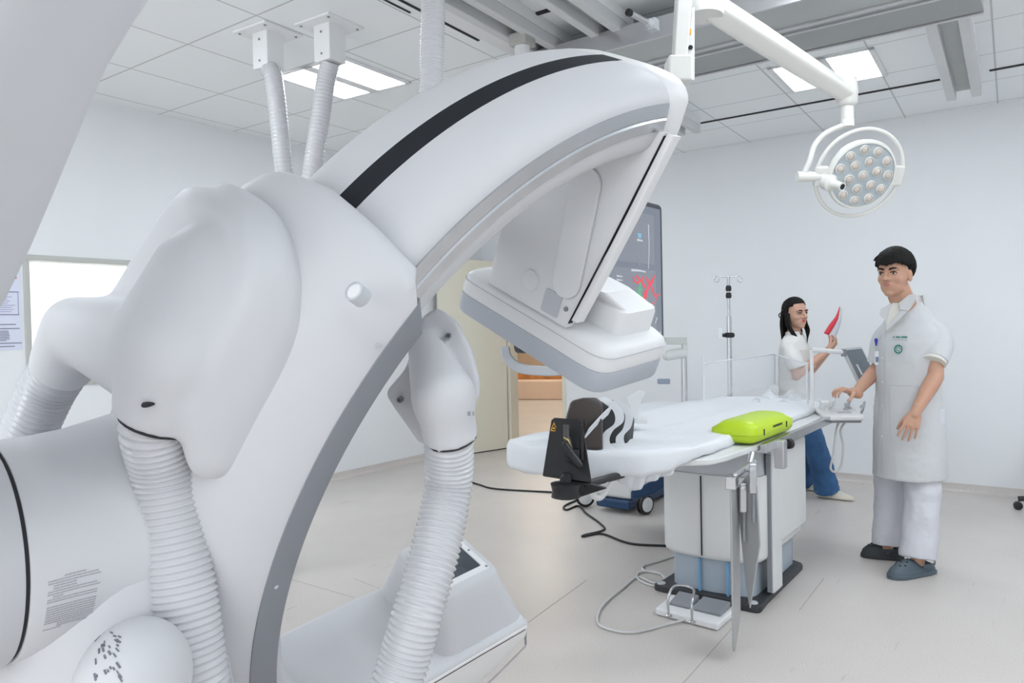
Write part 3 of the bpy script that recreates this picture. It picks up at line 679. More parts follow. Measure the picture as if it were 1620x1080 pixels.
ceiling_hose([c1-Z*.19, at_d(432, 120, 3.95), at_d(440, 180, 3.95), at_d(447, 250, 3.95), at_d(456, 330, 4.0), at_d(462, 450, 4.05), at_d(456, 650, 4.1), at_d(440, 860, 4.15), at_z(436, 905, 0.0)], .048, c1, 'left one of two thin white hoses, on the bolted ceiling plate', False)
c2 = at_z(521, 40, CEIL)
ceiling_hose([c2-Z*.19, at_d(515, 130, 3.95), at_d(508, 180, 3.95), at_d(496, 255, 3.95), at_d(486, 330, 4.0), at_d(478, 450, 4.05), at_d(468, 650, 4.1), at_d(452, 860, 4.15), at_z(448, 905, 0.0)], .050, c2, 'white hose crossing in front of the twin panel ceiling light', False)
c3 = at_d(685, -40, 2.9); c3[2] = CEIL
ceiling_hose([c3-Z*.02, at_d(685, 0, 2.88), at_d(684, 60, 2.88), at_d(683, 130, 2.88), at_d(681, 210, 2.85), at_d(680, 270, 2.7), at_d(690, 320, 2.3), arc(.80, 9, .02), arc(.89, 6, .0)], .046, c3, 'ribbed white hose dropping from the ceiling behind the C-shaped arm', True, False)
# =================================================================== the patient table and what lies on it
SHEET = mat('white_sheet', (0.70, 0.72, 0.75), 0.8, bump=.5, bscale=9, var=.01)
BLUEG = mat('skirt_blue_grey', (.36, .42, .48), .35, var=.04)
TWHITE = mat('table_shell_white', (.66, .67, .67), .4, var=.01)
tb = thing('examination_table', 'white pedestal patient table beside the standing man', 'table', (3.95, 1.42, 0))
def col_ring(z, g, x0=3.46, x1=4.17, y0=1.15, y1=1.655):
    P = round_poly([(x0-.02, y0+.27), (x0+.01, y0), (x1, y0), (x1, y1), (x0+.01, y1)], [.5, .12, .05, .05, .12], 6)
    return [(p[0], p[1], z) for p in inset(P, g)]
m = MB(); m.loft([col_ring(.03, .045), col_ring(.20, .045)]); sk = m.build('lower_skirt', BLUEG, tb, ang=40)
for y in (1.30, 1.44):
    m = MB(); m.bb(3.470, 3.4815, y, y+.010, .035, .195); m.build('tape_strip', mat('blue_tape', (.16, .36, .58), .4), sk)
m = MB(); m.loft([col_ring(.205, .035), col_ring(.20, .02), col_ring(.21, .006), col_ring(.225, 0), col_ring(.60, 0), col_ring(.606, .004)]); sh = m.build('column_shell', TWHITE, tb, ang=40)
m = MB(); m.bb(3.434, 3.444, 1.416, 1.420, .22, .60); m.build('seam', SEAM, sh)
m = MB(); m.loft([col_ring(.607, .010), col_ring(.63, .014), col_ring(.72, .02), col_ring(.745, .03)]); m.build('column_collar', LGREY, tb, ang=40)
m = MB(); m.bb(3.60, 3.73, 1.125, 1.16, .04, .76); m.build('corner_post', TWHITE, tb, bevel=.012)
m = MB(); m.bb(3.585, 3.60, 1.135, 1.155, .05, .70); m.bb(3.73, 3.745, 1.135, 1.155, .05, .70); m.build('seam', GREY, tb)
m = MB(); m.bb(3.74, 4.16, 1.128, 1.155, .26, .72); m.build('side_panel', TWHITE, tb, bevel=.01)
m = MB(); P = round_poly([(3.42, 1.135), (3.56, 1.145), (4.17, 1.15), (4.20, 1.2), (4.20, 1.63), (4.1, 1.66), (3.54, 1.665), (3.45, 1.68), (3.44, 1.61), (3.45, 1.5), (3.445, 1.3), (3.42, 1.23)], [.03, .03, .04, .04, .04, .04, .03, .02, .03, .1, .1, .03], 4)
m.prism(P, ((0, 0, 0), X_, Y_, Z), 0.0, .035); bp_ = m.build('base_plate', mat('base_dark_grey', (.035, .037, .042), .5), tb, bevel=.008)
for x, y in ((3.452, 1.178), (3.472, 1.645)):
    m = MB(); m.lathe([(.022, 0), (.020, .006)], (x, y, .034), Z, 20); m.build('foot_disc', LGREY, bp_)
# thin table top, a mattress lying on it under a loose sheet
TZ = .80
plate_poly = [(2.72, 1.26), (2.82, 1.125), (2.935, 1.099), (3.156, 1.086), (3.38, 1.077), (3.84, 1.080), (4.86, 1.11), (4.90, 1.85), (2.56, 1.84)]
tp0 = round_poly(plate_poly, [.1, .08, .05, .05, .05, .05, .06, .06, .1], 5)
m = MB(); m.prism(tp0, ((0, 0, 0), X_, Y_, Z), TZ-.026, TZ); m.build('table_top', mat('carbon_top_white', (.66, .67, .67), .4), tb, bevel=.007)
m = MB(); m.bb(3.25, 4.86, 1.045, 1.072, TZ-.035, TZ+.005); m.bb(3.3, 3.33, 1.06, 1.2, TZ-.045, TZ-.03); m.bb(4.2, 4.23, 1.06, 1.2, TZ-.045, TZ-.03); m.build('side_rail', STEEL, tb, bevel=.003)
m = MB(); m.bb(3.3, 4.4, 1.2, 1.66, .742, TZ-.026); m.build('top_carrier', LGREY, tb, bevel=.01)
mat_poly = [(2.385, 1.48), (2.45, 1.345), (2.53, 1.25), (2.68, 1.175), (2.95, 1.155), (3.3, 1.165), (4.5, 1.165), (4.86, 1.22), (4.86, 1.82), (4.62, 1.895), (3.7, 1.915), (2.66, 1.87), (2.43, 1.80), (2.36, 1.66)]
mp_ = [tuple(q) for q in spline(mat_poly, 6, True)]
def thick(x): return np.interp(x, [2.3, 2.62, 2.95, 3.4], [.075, .070, .048, .040])
def hump(x, y): return .006*math.sin(3.1*x+.7)*math.sin(4*y)+.0025*math.sin(15*x+6*y)+.002*math.sin(9*x-17*y)
def zlow(x): return np.interp(x, [2.3, 2.6, 2.75], [TZ-.035, TZ-.028, TZ+.002])
m = MB(); rings = []
for k, f in ((.02, 0), (.004, .0), (-.003, .2), (-.002, .72), (.003, .9), (.012, .98), (.03, 1)):
    rings.append([(p[0], p[1], zlow(p[0])+(TZ+thick(p[0])-zlow(p[0]))*f+(hump(p[0], p[1]) if f > .9 else 0)) for p in inset(mp_, k)])
last = np.array([q[:2] for q in rings[-1]]); axy = np.stack([np.clip(last[:, 0], 2.75, 4.5), np.full(len(last), 1.53)], 1)
for s_ in (.8, .6, .4, .2, .02):
    q = axy+(last-axy)*s_; rings.append([(p[0], p[1], TZ+thick(p[0])+hump(p[0], p[1])) for p in q])
m.loft(rings)
sheet = tag(folds(m.build('sheet', SHEET, None, ang=180), .028), 'white sheet smoothed over the long patient table top', 'sheet')
# the part of the sheet that hangs down at the head end
m = MB(); n = 40; top = [at_z(950, 738, TZ+.0), at_z(985, 740, TZ-.0), at_z(1035, 738, TZ+.0), at_z(1072, 731, TZ+.01)]
tops = spline(top, n//3); n = len(tops)
bot_px = spline([np.array((948, 755, 0)), np.array((968, 758, 0)), np.array((985, 765, 0)), np.array((998, 777, 0)), np.array((1012, 771, 0)), np.array((1030, 760, 0)), np.array((1050, 754, 0)), np.array((1068, 744, 0))], 8)
rows = []
for j in range(9):
    f = j/8; r = []
    for i, p in enumerate(tops):
        u = i/(n-1); q = bot_px[min(int(u*(len(bot_px)-1)), len(bot_px)-1)]
        b = at_d(q[0], q[1], np.dot(np.array(p)-EYE, FW)+.03)
        pt = np.array(p)*(1-f)+b*f; pt = pt + np.array([-.5, -.8, 0])*.020*math.sin(u*34+1.5*f)*f
        r.append(pt)
    rows.append(r)
m.add([p for r in rows for p in r], [[j*n+i, j*n+i+1, (j+1)*n+i+1, (j+1)*n+i] for j in range(8) for i in range(n-1)])
lab(m.build('hanging_fold', SHEET, sheet, ang=180, solid=.004), 'folds of the sheet hanging over the edge')
# ---- lime green pad
gp_ = thing('lime_pad', 'lime green plastic case with black catches on the table edge', 'case', (3.36, 1.16, TZ))
LIME = mat('lime_plastic', (.46, .64, .02), .38, var=.03)
fr_o = np.array([3.17, 1.06, TZ+.008]); fx = unit((1, -.01, 0)); fy = np.cross(Z, fx); LM = np.array([fx, fy, Z]).T
def lring(z, k, r=.07): return [fr_o+fx*p[0]+fy*p[1]+Z*z for p in inset(rect(0, .56, 0, .215, r, 6), k)]
m = MB(); m.loft([lring(.0, .035), lring(.006, .016), lring(.02, .003), lring(.036, 0)]); m.build('lower_half', LIME, gp_, ang=60)
def lsc(z, k): 
    P = np.array(rect(0, .505, 0, .195, .07, 6)); c = np.array([.255, .098]); q = c+(P-c)*np.array([1-k*.4, 1-k])
    return [fr_o+fx*p[0]+fy*p[1]+Z*z for p in q]
m = MB(); m.loft([lring(.037, 0), lring(.060, .001), lsc(.078, .10), lsc(.090, .25), lsc(.097, .5), lsc(.100, .9)]); m.build('upper_half', LIME, gp_, ang=60)
for x in (.10, .41):
    m = MB(); m.box(fr_o+LM@np.array([x, -.001, .045]), (.007, .005, .028), LM); m.build('catch', BLACK, gp_, bevel=.002)
m = MB(); u = .22
for wd in (.018, .01, .016, .009, .013, .01, .02, .012): 
    m.box(fr_o+LM@np.array([u+wd/2, -.0002, .055]), (wd*.5, .003, .010), LM); u += wd+.003
lab(m.build('lettering', BLACK, gp_), 'small black lettering')
# clamp on the side rail
cl = thing('rail_clamp', 'grey block clamp with black knob on the table side rail', 'clamp', (3.42, 1.02, .66))
m = MB(); m.bb(3.40, 3.455, 1.015, 1.06, .675, TZ-.0); m.build('block', ALU, cl, bevel=.006)
m = MB(); m.lathe([(.008, 0), (.008, .03), (.022, .034), (.024, .055), (.018, .06)], (3.45, 1.03, .775), (1, -.2, 0), 16); m.build('knob', BLACK, cl)
# ---- hanging lead shields
LEAD = mat('shield_grey', (.42, .425, .43), .35, metal=.4, var=.05)
def slab(name, pts, nrm, th, mt, parent, bev=.002):
    nrm = unit(nrm); m = MB(); m.loft([[np.array(p)-nrm*th/2 for p in pts], [np.array(p)+nrm*th/2 for p in pts]]); return m.build(name, mt, parent, bevel=bev)
s1 = thing('lead_shield', 'tall grey shield panel seen edge-on under the table rail, its pointed foot lowest', 'shield', (2.9, 1.04, .04))
a = at_d(1156, 772, 2.95); e = unit((1, .18, 0))
base_ = np.array([a[0], a[1], 0])
pts = [base_+e*x+Z*z for x, z in ((0, .70), (0, .07), (.02, .04), (.16, .13), (.17, .66), (.12, .70))]
slab('panel', pts, np.cross(e, Z), .008, LEAD, s1)
m = MB(); m.box(base_+e*.03+Z*.705, (.07, .04, .05), np.array([e, np.cross(Z, e), Z]).T); m.build('hinge_block', STEEL, s1, bevel=.004)
m = MB(); m.tube([base_+e*.05+Z*.72, np.array([3.06, 1.03, TZ-.04])], .013, 10); m.build('hanger', STEEL, s1)
s2 = thing('lead_shield', 'grey five-sided shield panel hinged beside the edge-on one', 'shield', (3.1, 1.08, .12))
e2 = unit((.55, -.83, 0)); c2_ = np.cross(e2, Z)
q0 = at_d(1166, 790, 3.08); q0[2] = 0
pts = [at_d(x, y, d) for x, y, d in ((1166, 772, 3.10), (1188, 745, 3.04), (1198, 770, 3.03), (1203, 862, 3.03), (1187, 962, 3.06), (1181, 930, 3.08), (1168, 800, 3.10))]
nn2 = unit(np.cross(pts[1]-pts[0], pts[4]-pts[0])); slab('panel', pts, nn2, .008, LEAD, s2)
for (x, y, d) in ((1176, 775, 3.05), (1191, 745, 3.02)):
    m = MB(); q = at_d(x, y+12, d); Mq = np.array([RT, FW, UP]).T; m.box(q, (.030, .012, .12), Mq); pl_ = m.build('hinge_plate', STEEL, s2, bevel=.006)
    m = MB(); m.lathe([(.012, 0), (.012, .006), (.006, .008)], at_d(x, y-2, d-.008), -FW, 14); m.build('screw', ALU, pl_)
    m = MB(); q = at_d(x+1, y+58, d+.01); m.box(q, (.012, .008, .12), Mq); m.build('slot_bar', GREY, s2, bevel=.002)
m = MB(); m.tube([at_d(1183, 745, 3.06), at_d(1190, 716, 3.10)], .012, 10); m.build('hanger', STEEL, s2)
# ---- foot pedal
fp = thing('foot_pedal', 'white foot pedal board with grey pedals and steel hoop on the floor', 'pedal', tuple(at_z(1095, 968, 0)))
q = [at_z(x, y, .02) for x, y in ((1036, 966), (1063, 944), (1165, 966), (1136, 992))]
m = MB(); m.loft([[np.array([p[0], p[1], 0.002]) for p in q], [np.array([p[0], p[1], .035]) for p in q]]); m.build('board', WHITE2, fp, bevel=.010, bseg=3)
def onb(u, v, z): p = q[0]*(1-u)*(1-v)+q[3]*u*(1-v)+q[1]*(1-u)*v+q[2]*u*v; return np.array([p[0], p[1], z])
for u0, u1 in ((.14, .46), (.52, .94)):
    r = [onb(u0, .35, .036), onb(u1, .35, .036), onb(u1, .92, .036), onb(u0, .92, .036)]
    m = MB(); m.loft([r, [p+Z*(.012+.016*(i > 1)) for i, p in enumerate(r)]]); m.build('pedal', GREY, fp, bevel=.004)
h = [at_z(1058, 974, .036), at_z(1058, 974, .036)+Z*.085, at_z(1070, 966, .036)+Z*.115, at_z(1097, 972, .036)+Z*.115, at_z(1095, 984, .036)+Z*.085, at_z(1095, 984, .036)]
m = MB(); m.tube(spline(h, 6), .0055, 10); hp_ = m.build('hoop', STEEL, fp)
for p in (h[0], h[-1]):
    m = MB(); m.lathe([(.016, 0), (.016, .004), (.008, .008)], p-Z*.001, Z, 16); m.build('hoop_foot', STEEL, hp_)
def cord(name, pts, r, mt, label, cat='cable', n=10):
    m = MB(); m.tube(spline(pts, n), r, 10); return tag(m.build(name, mt, ang=180), label, cat)
f_ = lambda x, y: at_z(x, y, .007)
cord('pedal_cable', [at_z(1088, 978, .02), f_(1060, 986), f_(1000, 1000), f_(955, 992), f_(945, 978), f_(955, 956), f_(985, 930), f_(1008, 913), f_(1035, 922), f_(1052, 917), f_(1040, 905), f_(1012, 905), f_(1010, 916), f_(1034, 926), f_(1056, 920), f_(1046, 908), f_(1020, 902), f_(1018, 895), f_(1040, 888), f_(1068, 879)], .0055, WCABLE, 'light grey cable coiled on the floor from the foot pedal')
cord('floor_cable', [f_(690, 752), f_(725, 757), f_(757, 766), f_(785, 773), f_(870, 778), f_(905, 780), f_(920, 786), f_(893, 800), f_(897, 806), f_(915, 800), f_(928, 812), f_(950, 828), f_(955, 838), f_(925, 846), f_(924, 848), f_(952, 844), f_(985, 856), f_(1010, 861), f_(1054, 863)], .007, CABLE, 'black cable trailing over the floor past the trolley wheels')
# ---- head cushion with straps
hc = thing('head_cushion', 'brown vinyl head cushion with black side and white straps on the sheet', 'cushion', (2.75, 1.38, TZ+.05))
BROWN = mat('brown_vinyl', (.055, .043, .040), .35, bump=.05, bscale=80)
BLK2 = mat('black_foam', (.018, .019, .021), .55)
dep = 2.95
def pd_(x, y, d): return at_d(x, y, d)
out = round_poly([(893, 712), (893, 668), (903, 634), (922, 629), (946, 629), (953, 640), (954, 712)], [4, 30, 12, 6, 12, 14, 4], 5)
cfar = round_poly([(915, 712), (916, 668), (925, 637), (942, 631), (968, 631), (990, 652), (990, 712)], [4, 30, 12, 6, 20, 25, 4], 5)
cend = round_poly([(955, 711), (956, 668), (965, 647), (978, 640), (994, 645), (1004, 662), (1000, 708)], [4, 30, 12, 6, 12, 20, 4], 5)
def sec(P, d, k=1.0):
    c = np.mean(np.array(P), axis=0); return [at_d(c[0]+(x-c[0])*k, c[1]+(y-c[1])*k, d) for x, y in P]
m = MB(); m.loft([sec(out, 2.80, .90), sec(out, 2.808, .97), sec(out, 2.825, 1.0), sec(out, 2.90, 1.01)]); vp_ = m.build('vinyl_pad', BROWN, hc, ang=60)
m = MB(); m.tube([at_d(926, 629.5, 2.86), at_d(925, 640, 2.823), at_d(924, 665, 2.80), at_d(924, 700, 2.80)], .0022, 6); m.build('seam', BLACK, vp_)
m = MB(); m.loft([sec(out, 2.902, .98), sec(cfar, 3.0, 1.0), sec(cend, 3.12, 1.0), sec(cend, 3.14, .9)]); m.build('side_block', BLK2, hc, ang=60)
def strap(pts, w, wd):
    m = MB(); P = spline([at_d(*p) for p in pts], 8); wv = unit(wd); ring = []
    for i, p in enumerate(P):
        t = unit(P[min(i+1, len(P)-1)]-P[max(i-1, 0)]); nn = unit(np.cross(t, wv)); ring.append([p-wv*w-nn*.002, p+wv*w-nn*.002, p+wv*w+nn*.002, p-wv*w+nn*.002])
    m.loft(ring); return m.build('strap', SHEET, hc, ang=60)
strap([(950, 629, 2.845), (964, 637, 2.835), (978, 650, 2.835), (979, 668, 2.835), (963, 682, 2.835), (957, 698, 2.835), (966, 711, 2.83), (980, 714, 2.80)], .017, RT*.95+UP*.2)
strap([(972, 634, 2.96), (985, 642, 2.955), (995, 655, 2.95), (992, 676, 2.945), (981, 690, 2.94), (983, 704, 2.93), (996, 709, 2.92), (1014, 707, 2.92)], .016, RT*.95+UP*.2)
strap([(966, 647, 2.83), (948, 664, 2.80), (928, 686, 2.775)], .022, RT*.45+UP*.9)
# ---- black clamp plate with warning sign
bpz = thing('head_clamp', 'black clamp plate with yellow warning triangle at the table head', 'clamp', tuple(at_d(900, 770, 2.62)))
c = [at_d(x, y, d) for x, y, d in ((858, 752, 2.60), (936, 764, 2.56), (921, 667, 2.62), (915, 663, 2.62), (877, 660, 2.66), (872, 664, 2.66))]
nb = unit(np.cross(c[1]-c[0], c[4]-c[0])); nb = nb if np.dot(nb, FW) > 0 else -nb
slab('plate', [p+nb*.01 for p in c], nb, .018, BLACK, bpz, .003)
tri = [at_plane(x, y, c[0]-nb*.0005, nb) for x, y in ((876.5, 667.5), (871, 681), (883, 683))]
lab(slab('warning_sign', tri, nb, .002, mat('sign_yellow', (.85, .45, .02), .5), bpz, 0), 'yellow warning triangle')
tc_ = sum(tri)/3; slab('warning_symbol', [tc_+(p-tc_)*.72 for p in tri], nb, .0030, BLACK, bpz, 0)
hnd = [at_plane(x, y, c[0]-nb*.002, nb) for x, y in ((874.0, 678.7), (876.6, 675.2), (879.8, 679.6), (877.0, 678.0))]; slab('warning_hand', hnd, nb, .0045, mat('sign_yellow', (0, 0, 0)), bpz, 0)
m = MB(); m.tube([at_d(896, 672, 2.59), at_d(896, 690, 2.58), at_d(899, 698, 2.57), at_d(902, 712, 2.56)], .011, 12); m.build('post', mat('dark_grip', (.06, .055, .05), .4), bpz)
m = MB(); m.tube(spline([at_d(892, 692, 2.57), at_d(899, 697, 2.56), at_d(903, 706, 2.56)], 5), .0035, 8); m.build('wire', mat('brass', (.35, .27, .12), .3, metal=.8), bpz)
m = MB(); m.caps(at_d(894, 705, 2.56), at_d(916, 735, 2.54), .015, .013); m.build('lever', BLACK, bpz)
m = MB(); m.box(at_d(905, 720, 2.57), (.05, .03, .04), np.array([RT, FW, UP]).T); m.box(at_d(920, 700, 2.58), (.012, .03, .12), np.array([RT, FW, UP]).T); m.build('bracket', BLACK, bpz, bevel=.004)
m = MB(); o = at_d(895, 762, 2.56); m.lathe([(.012, .03), (.02, .02), (.02, .0), (.052, -.005), (.046, -.03), (.05, -.05), (.03, -.056)], o, Z, 24); m.build('swivel_knob', BLACK, bpz)
q = [at_d(x, y, d) for x, y, d in ((905, 762, 2.58), (936, 765, 2.55), (960, 771, 2.62), (938, 778, 2.6), (912, 787, 2.57), (905, 778, 2.57))]
slab('arm_plate', q, FW, .03, BLACK, bpz, .003)
m = MB(); m.tube([at_d(920, 768, 2.58), np.array([2.56, 1.34, TZ-.03])], .014, 10); m.build('mounting_bar', BLACK, bpz)
# small remote with a white cable hanging by the table head
rm = thing('hand_remote', 'slim white hand control with curly cable hanging below the table head', 'remote', tuple(at_d(945, 770, 2.75)))
m = MB(); m.box(at_d(943, 763, 2.72), (.085, .03, .02), rot_to(FW, RT*.95+UP*.3)); m.build('body', WHITE2, rm, bevel=.005)
m = MB(); m.box(at_d(950, 760.5, 2.705), (.02, .008, .004), rot_to(FW, RT*.95+UP*.3)); m.build('button', mat('button_blue', (.1, .16, .3), .5), rm)
m = MB(); m.tube(spline([at_d(935, 768, 2.73), at_d(938, 784, 2.74), at_d(950, 787, 2.75), at_d(962, 772, 2.76), at_d(966, 758, 2.76)], 8), .010, 10); m.build('cable', WCABLE, rm)
# ---- trolley with blue base behind the table
st = thing('patient_trolley', 'patient trolley with dark blue base and white castors behind the table', 'trolley', (5.4, 2.63, 0))
NAVY = mat('navy_paint', (.02, .055, .13), .35)
m = MB(); m.bb(4.72, 6.1, 2.47, 2.74, .03, .10); m.build('base_frame', NAVY, st, bevel=.02)
m = MB(); m.bb(4.74, 5.9, 2.46, 2.75, .10, .30); m.build('base_cover', TWHITE, st, bevel=.03, bseg=3)
q = [np.array(p) for p in ((4.72, 2.30, .20), (4.72, 2.52, .20), (5.2, 2.30, .42), (5.2, 2.05, .52), (4.9, 2.10, .40), (4.75, 2.26, .28))]
m = MB(); m.loft([[at_d(x, y, d) for x, y in ((998, 776), (1010, 771), (1030, 760), (1062, 748), (1064, 762), (1036, 780), (1010, 789), (998, 790))] for d in (4.62, 5.0)]); m.build('lift_arm', NAVY, st, bevel=.012)
for i, (x, y) in enumerate(((4.80, 2.39), (4.78, 2.86), (6.05, 2.40), (6.05, 2.86))):
    ct = None
    m = MB(); m.lathe([(.02, -.028), (.065, -.024), (.07, -.015), (.07, -.006), (.03, -.004), (.03, .004), (.07, .006), (.07, .015), (.065, .024), (.02, .028)], (x, y, .072), (.3, 1, 0) if i != 1 else (.75, .6, 0), 28); k = m.build('castor', BLACK, st, ang=40)
    ax2 = unit((.3, 1, 0) if i != 1 else (.75, .6, 0))
    for s_ in (-1, 1):
        m = MB(); m.lathe([(.052, 0), (.050, .006), (.02, .010)], np.array([x, y, .072])+ax2*s_*.022, ax2*s_, 24); m.build('wheel_cap', TWHITE, k)
    m = MB(); m.box((x, y, .145), (.05, .05, .04)); m.build('fork', NAVY, k, bevel=.008)
m = MB(); m.bb(4.9, 6.0, 2.30, 2.90, .52, .56); m.bb(5.0, 5.1, 2.5, 2.7, .29, .53); m.bb(5.7, 5.8, 2.5, 2.7, .29, .53); m.build('deck', LGREY, st, bevel=.01)
m = MB(); m.bb(4.88, 6.05, 2.28, 2.92, .56, .66); m.build('mattress', SHEET, st, bevel=.03, bseg=3)
# ---- control console on the table foot rail, touch screen, acrylic shield
cs = thing('control_console', 'white table-side joystick console under the man\'s hand', 'control panel', tuple(at_d(1326, 665, 4.22)))
cc = at_d(1327, 654, 4.22); ux = unit(RT*.97-FW*.1); ux[2] = 0; ux = unit(ux); uy = np.cross(Z, ux); uz = unit(Z+.16*-uy); uy = np.cross(uz, ux); CM = np.array([ux, uy, uz]).T
m = MB(); m.box(cc, (.215, .20, .03), CM); m.build('housing', WHITE2, cs, bevel=.012, bseg=3)
m = MB(); m.box(cc-uz*.022, (.19, .17, .016), CM); m.build('base_tray', GREY, cs, bevel=.006)
for x, y, hh in ((-.055, .02, .045), (-.015, .05, .05), (.045, .03, .035), (.07, .055, .05)):
    m = MB(); o = cc+CM@np.array([x, y, .014]); m.lathe([(.014, 0), (.012, .008), (.006, .012), (.006, hh*.7), (.012, hh*.75), (.011, hh), (.005, hh+.003)], o, uz, 16); m.build('joystick', LGREY if x > 0 else WHITE2, cs)
m = MB(); m.box(cc+CM@np.array([.02, -.03, .0155]), (.07, .03, .004), CM); m.build('key_pad', LGREY, cs, bevel=.001)
m = MB(); m.box(cc+CM@np.array([-.06, .05, .035]), (.05, .05, .045), CM); m.build('side_box', WHITE2, cs, bevel=.006)
m = MB(); m.tube(spline([cc+CM@np.array(p) for p in ((.09, -.04, -.01), (.125, .0, .02), (.155, .06, .045), (.16, .08, .03), (.14, .08, .01))], 6), .008, 10); m.build('grab_bar', STEEL, cs)
m = MB(); m.tube([cc-uz*.02-ux*.08, np.array([4.6, 1.03, TZ-.04])], .012, 10); m.build('bracket', ALU, cs)
cord('console_cable', [cc-uz*.03+ux*.01, at_d(1323, 680, 4.22), at_d(1319, 715, 4.22), at_d(1314, 740, 4.22), at_d(1322, 746, 4.22), at_d(1331, 735, 4.22), at_d(1334, 705, 4.22), at_d(1330, 680, 4.22), cc-uz*.03+ux*.05], .006, WCABLE, 'white cable looping below the joystick console')
ts = thing('touch_screen', 'grey tilted touch screen on a white arm above the joystick console', 'screen', tuple(at_d(1358, 600, 4.3)))
c = [at_d(x, y, d) for x, y, d in ((1333, 551, 4.30), (1363, 548, 4.38), (1384, 590, 4.36), (1359, 604, 4.28))]
nt_ = unit(np.cross(c[1]-c[0], c[3]-c[0])); nt_ = nt_ if np.dot(nt_, FW) > 0 else -nt_
slab('casing', [p+nt_*.008 for p in c], nt_, .018, LGREY, ts, .003)
ctr = sum(c)/4; slab('display', [ctr+(p-ctr)*.86-nt_*.0015 for p in c], nt_, .002, mat('tablet_glass', (.17, .20, .23), .15), ts, 0)
slab('grip_strip', [at_plane(x, y, c[0]-nt_*.003, nt_) for x, y in ((1354, 576), (1356.5, 576), (1365, 592), (1362.5, 593))], nt_, .003, WHITE2, ts, 0)
m = MB(); m.tube([at_d(1284, 553, 4.30), at_d(1336, 557, 4.30)], .013, 12); m.build('arm', WHITE2, ts)
m = MB(); m.lathe([(.013, -.02), (.015, -.015), (.015, .015), (.013, .02)], at_d(1335, 558, 4.3), Z, 14); m.build('arm_joint', GREY, ts)
m = MB(); m.tube([at_d(1284, 553, 4.30), at_d(1284, 553, 4.30)*np.array([1, 1, 0])+Z*(TZ-.02)], .010, 10); m.build('post', WHITE2, ts)
ACR = bpy.data.materials.new('clear_acrylic'); ACR.use_nodes = True
nt0 = ACR.node_tree; pb = nt0.nodes['Principled BSDF']; pb.inputs['Base Color'].default_value = (.9, .93, .97, 1); pb.inputs['Roughness'].default_value = .05; pb.inputs['Alpha'].default_value = .16
AED = mat('acrylic_edge', (.72, .75, .80), .3)
ac = thing('acrylic_shield', 'clear acrylic guard with white edges standing on the far side of the table', 'shield', (4.1, 1.75, TZ+.05))
zb, zt = TZ+.055, 1.08
A0, A1, A2 = at_y(1113, 600, 1.80), at_y(1226, 600, 1.78), at_d(1277, 600, 4.35)
for p, q in ((A0, A1), (A1, A2)):
    p = np.array([p[0], p[1], 0]); q = np.array([q[0], q[1], 0]); nn = unit(np.cross(q-p, Z)); m = MB()
    m.loft([[p+Z*zb, q+Z*zb, q+Z*zt, p+Z*zt], [p+Z*zb+nn*.005, q+Z*zb+nn*.005, q+Z*zt+nn*.005, p+Z*zt+nn*.005]]); m.build('pane', ACR, ac)
m = MB()
for p, zt2 in ((A0, zt+.05), (A1, zt), (A2, zt+.01)):
    m = MB(); m.tube([(p[0], p[1], zb-.005), (p[0], p[1], zt2)], .006, 8); m.build('edge_post', AED, ac)
for p, q in ((A0, A1), (A1, A2)):
    m = MB(); m.tube([(p[0], p[1], zt), (q[0], q[1], zt)], .005, 8); m.build('top_edge', AED, ac)
# crumpled clear film lying behind the guard
rnd = random.Random(9); m = MB(); n = 22; cen = at_d(1240, 633, 4.75)
pts = []
for j in range(10):
    for i in range(n):
        u, v = i/(n-1)-.5, j/9-.5
        pts.append(cen+RT*u*.55+FW*v*.3+Z*(.04*math.sin(9*u+4*v)+.03*math.sin(17*u-6*v)+rnd.uniform(-.012, .012)-.25*abs(u)**1.6))
m.add(pts, [[j*n+i, j*n+i+1, (j+1)*n+i+1, (j+1)*n+i] for j in range(9) for i in range(n-1)])
o = m.build('plastic_film', mat('clear_film', (.85, .88, .92), .15, alpha=.3), None, ang=180, solid=.001); tag(o, 'crumpled clear plastic film behind the acrylic guard', 'film')
# =================================================================== monitor, lamp, drip stand, notices
mo = thing('monitor', 'large ceiling-hung screen showing red and green vessels behind the detector', 'monitor', (3.05, 1.73, 1.21))
mx1, my = 3.70, 1.715
ex = unit((1, -.012, 0)); MM = np.array([ex, np.cross(Z, ex), Z]).T; mc = np.array([mx1, my, 0])
def ms(u, z, d=0): return mc+MM@np.array([-u, d, 0])+Z*z               # u metres in from the right-hand edge
W_, z0, z1 = 1.28, 1.222, 1.945
def mrect(a, k, d): return [ms(p[0], p[1], d) for p in inset(rect(0, W_, z0, z1, .035, 5), k)]
m = MB(); m.loft([mrect(0, .006, 0), mrect(0, 0, .006), mrect(0, 0, .03), mrect(0, .05, .06), mrect(0, .12, .085)]); m.build('casing', mat('monitor_casing', (.05, .054, .065), .4), mo, ang=40)
SCR = mat('screen_lit', (.02, .022, .028), .12, emit=(.175, .20, .25), estr=1.1)
m = MB(); m.loft([mrect(0, .026, -.001), mrect(0, .026, .004)]); scr = m.build('screen', SCR, mo)
SCR2 = mat('screen_window', (.02, .02, .02), .15, emit=(.22, .245, .295), estr=1.1)
def flat(u0, u1, za, zb, mt, nm, d=-.0018): m = MB(); m.loft([[ms(u0, za, d), ms(u1, za, d), ms(u1, zb, d), ms(u0, zb, d)], [ms(u0, za, d+.001), ms(u1, za, d+.001), ms(u1, zb, d+.001), ms(u0, zb, d+.001)]]); return m.build(nm, mt, scr)
flat(.09, .90, 1.26, 1.60, SCR2, 'image_window'); flat(.10, .60, 1.63, 1.88, SCR2, 'image_window')
def glow(n, c, e=1.0): return mat(n, (.01, .01, .01), .3, emit=c, estr=e)
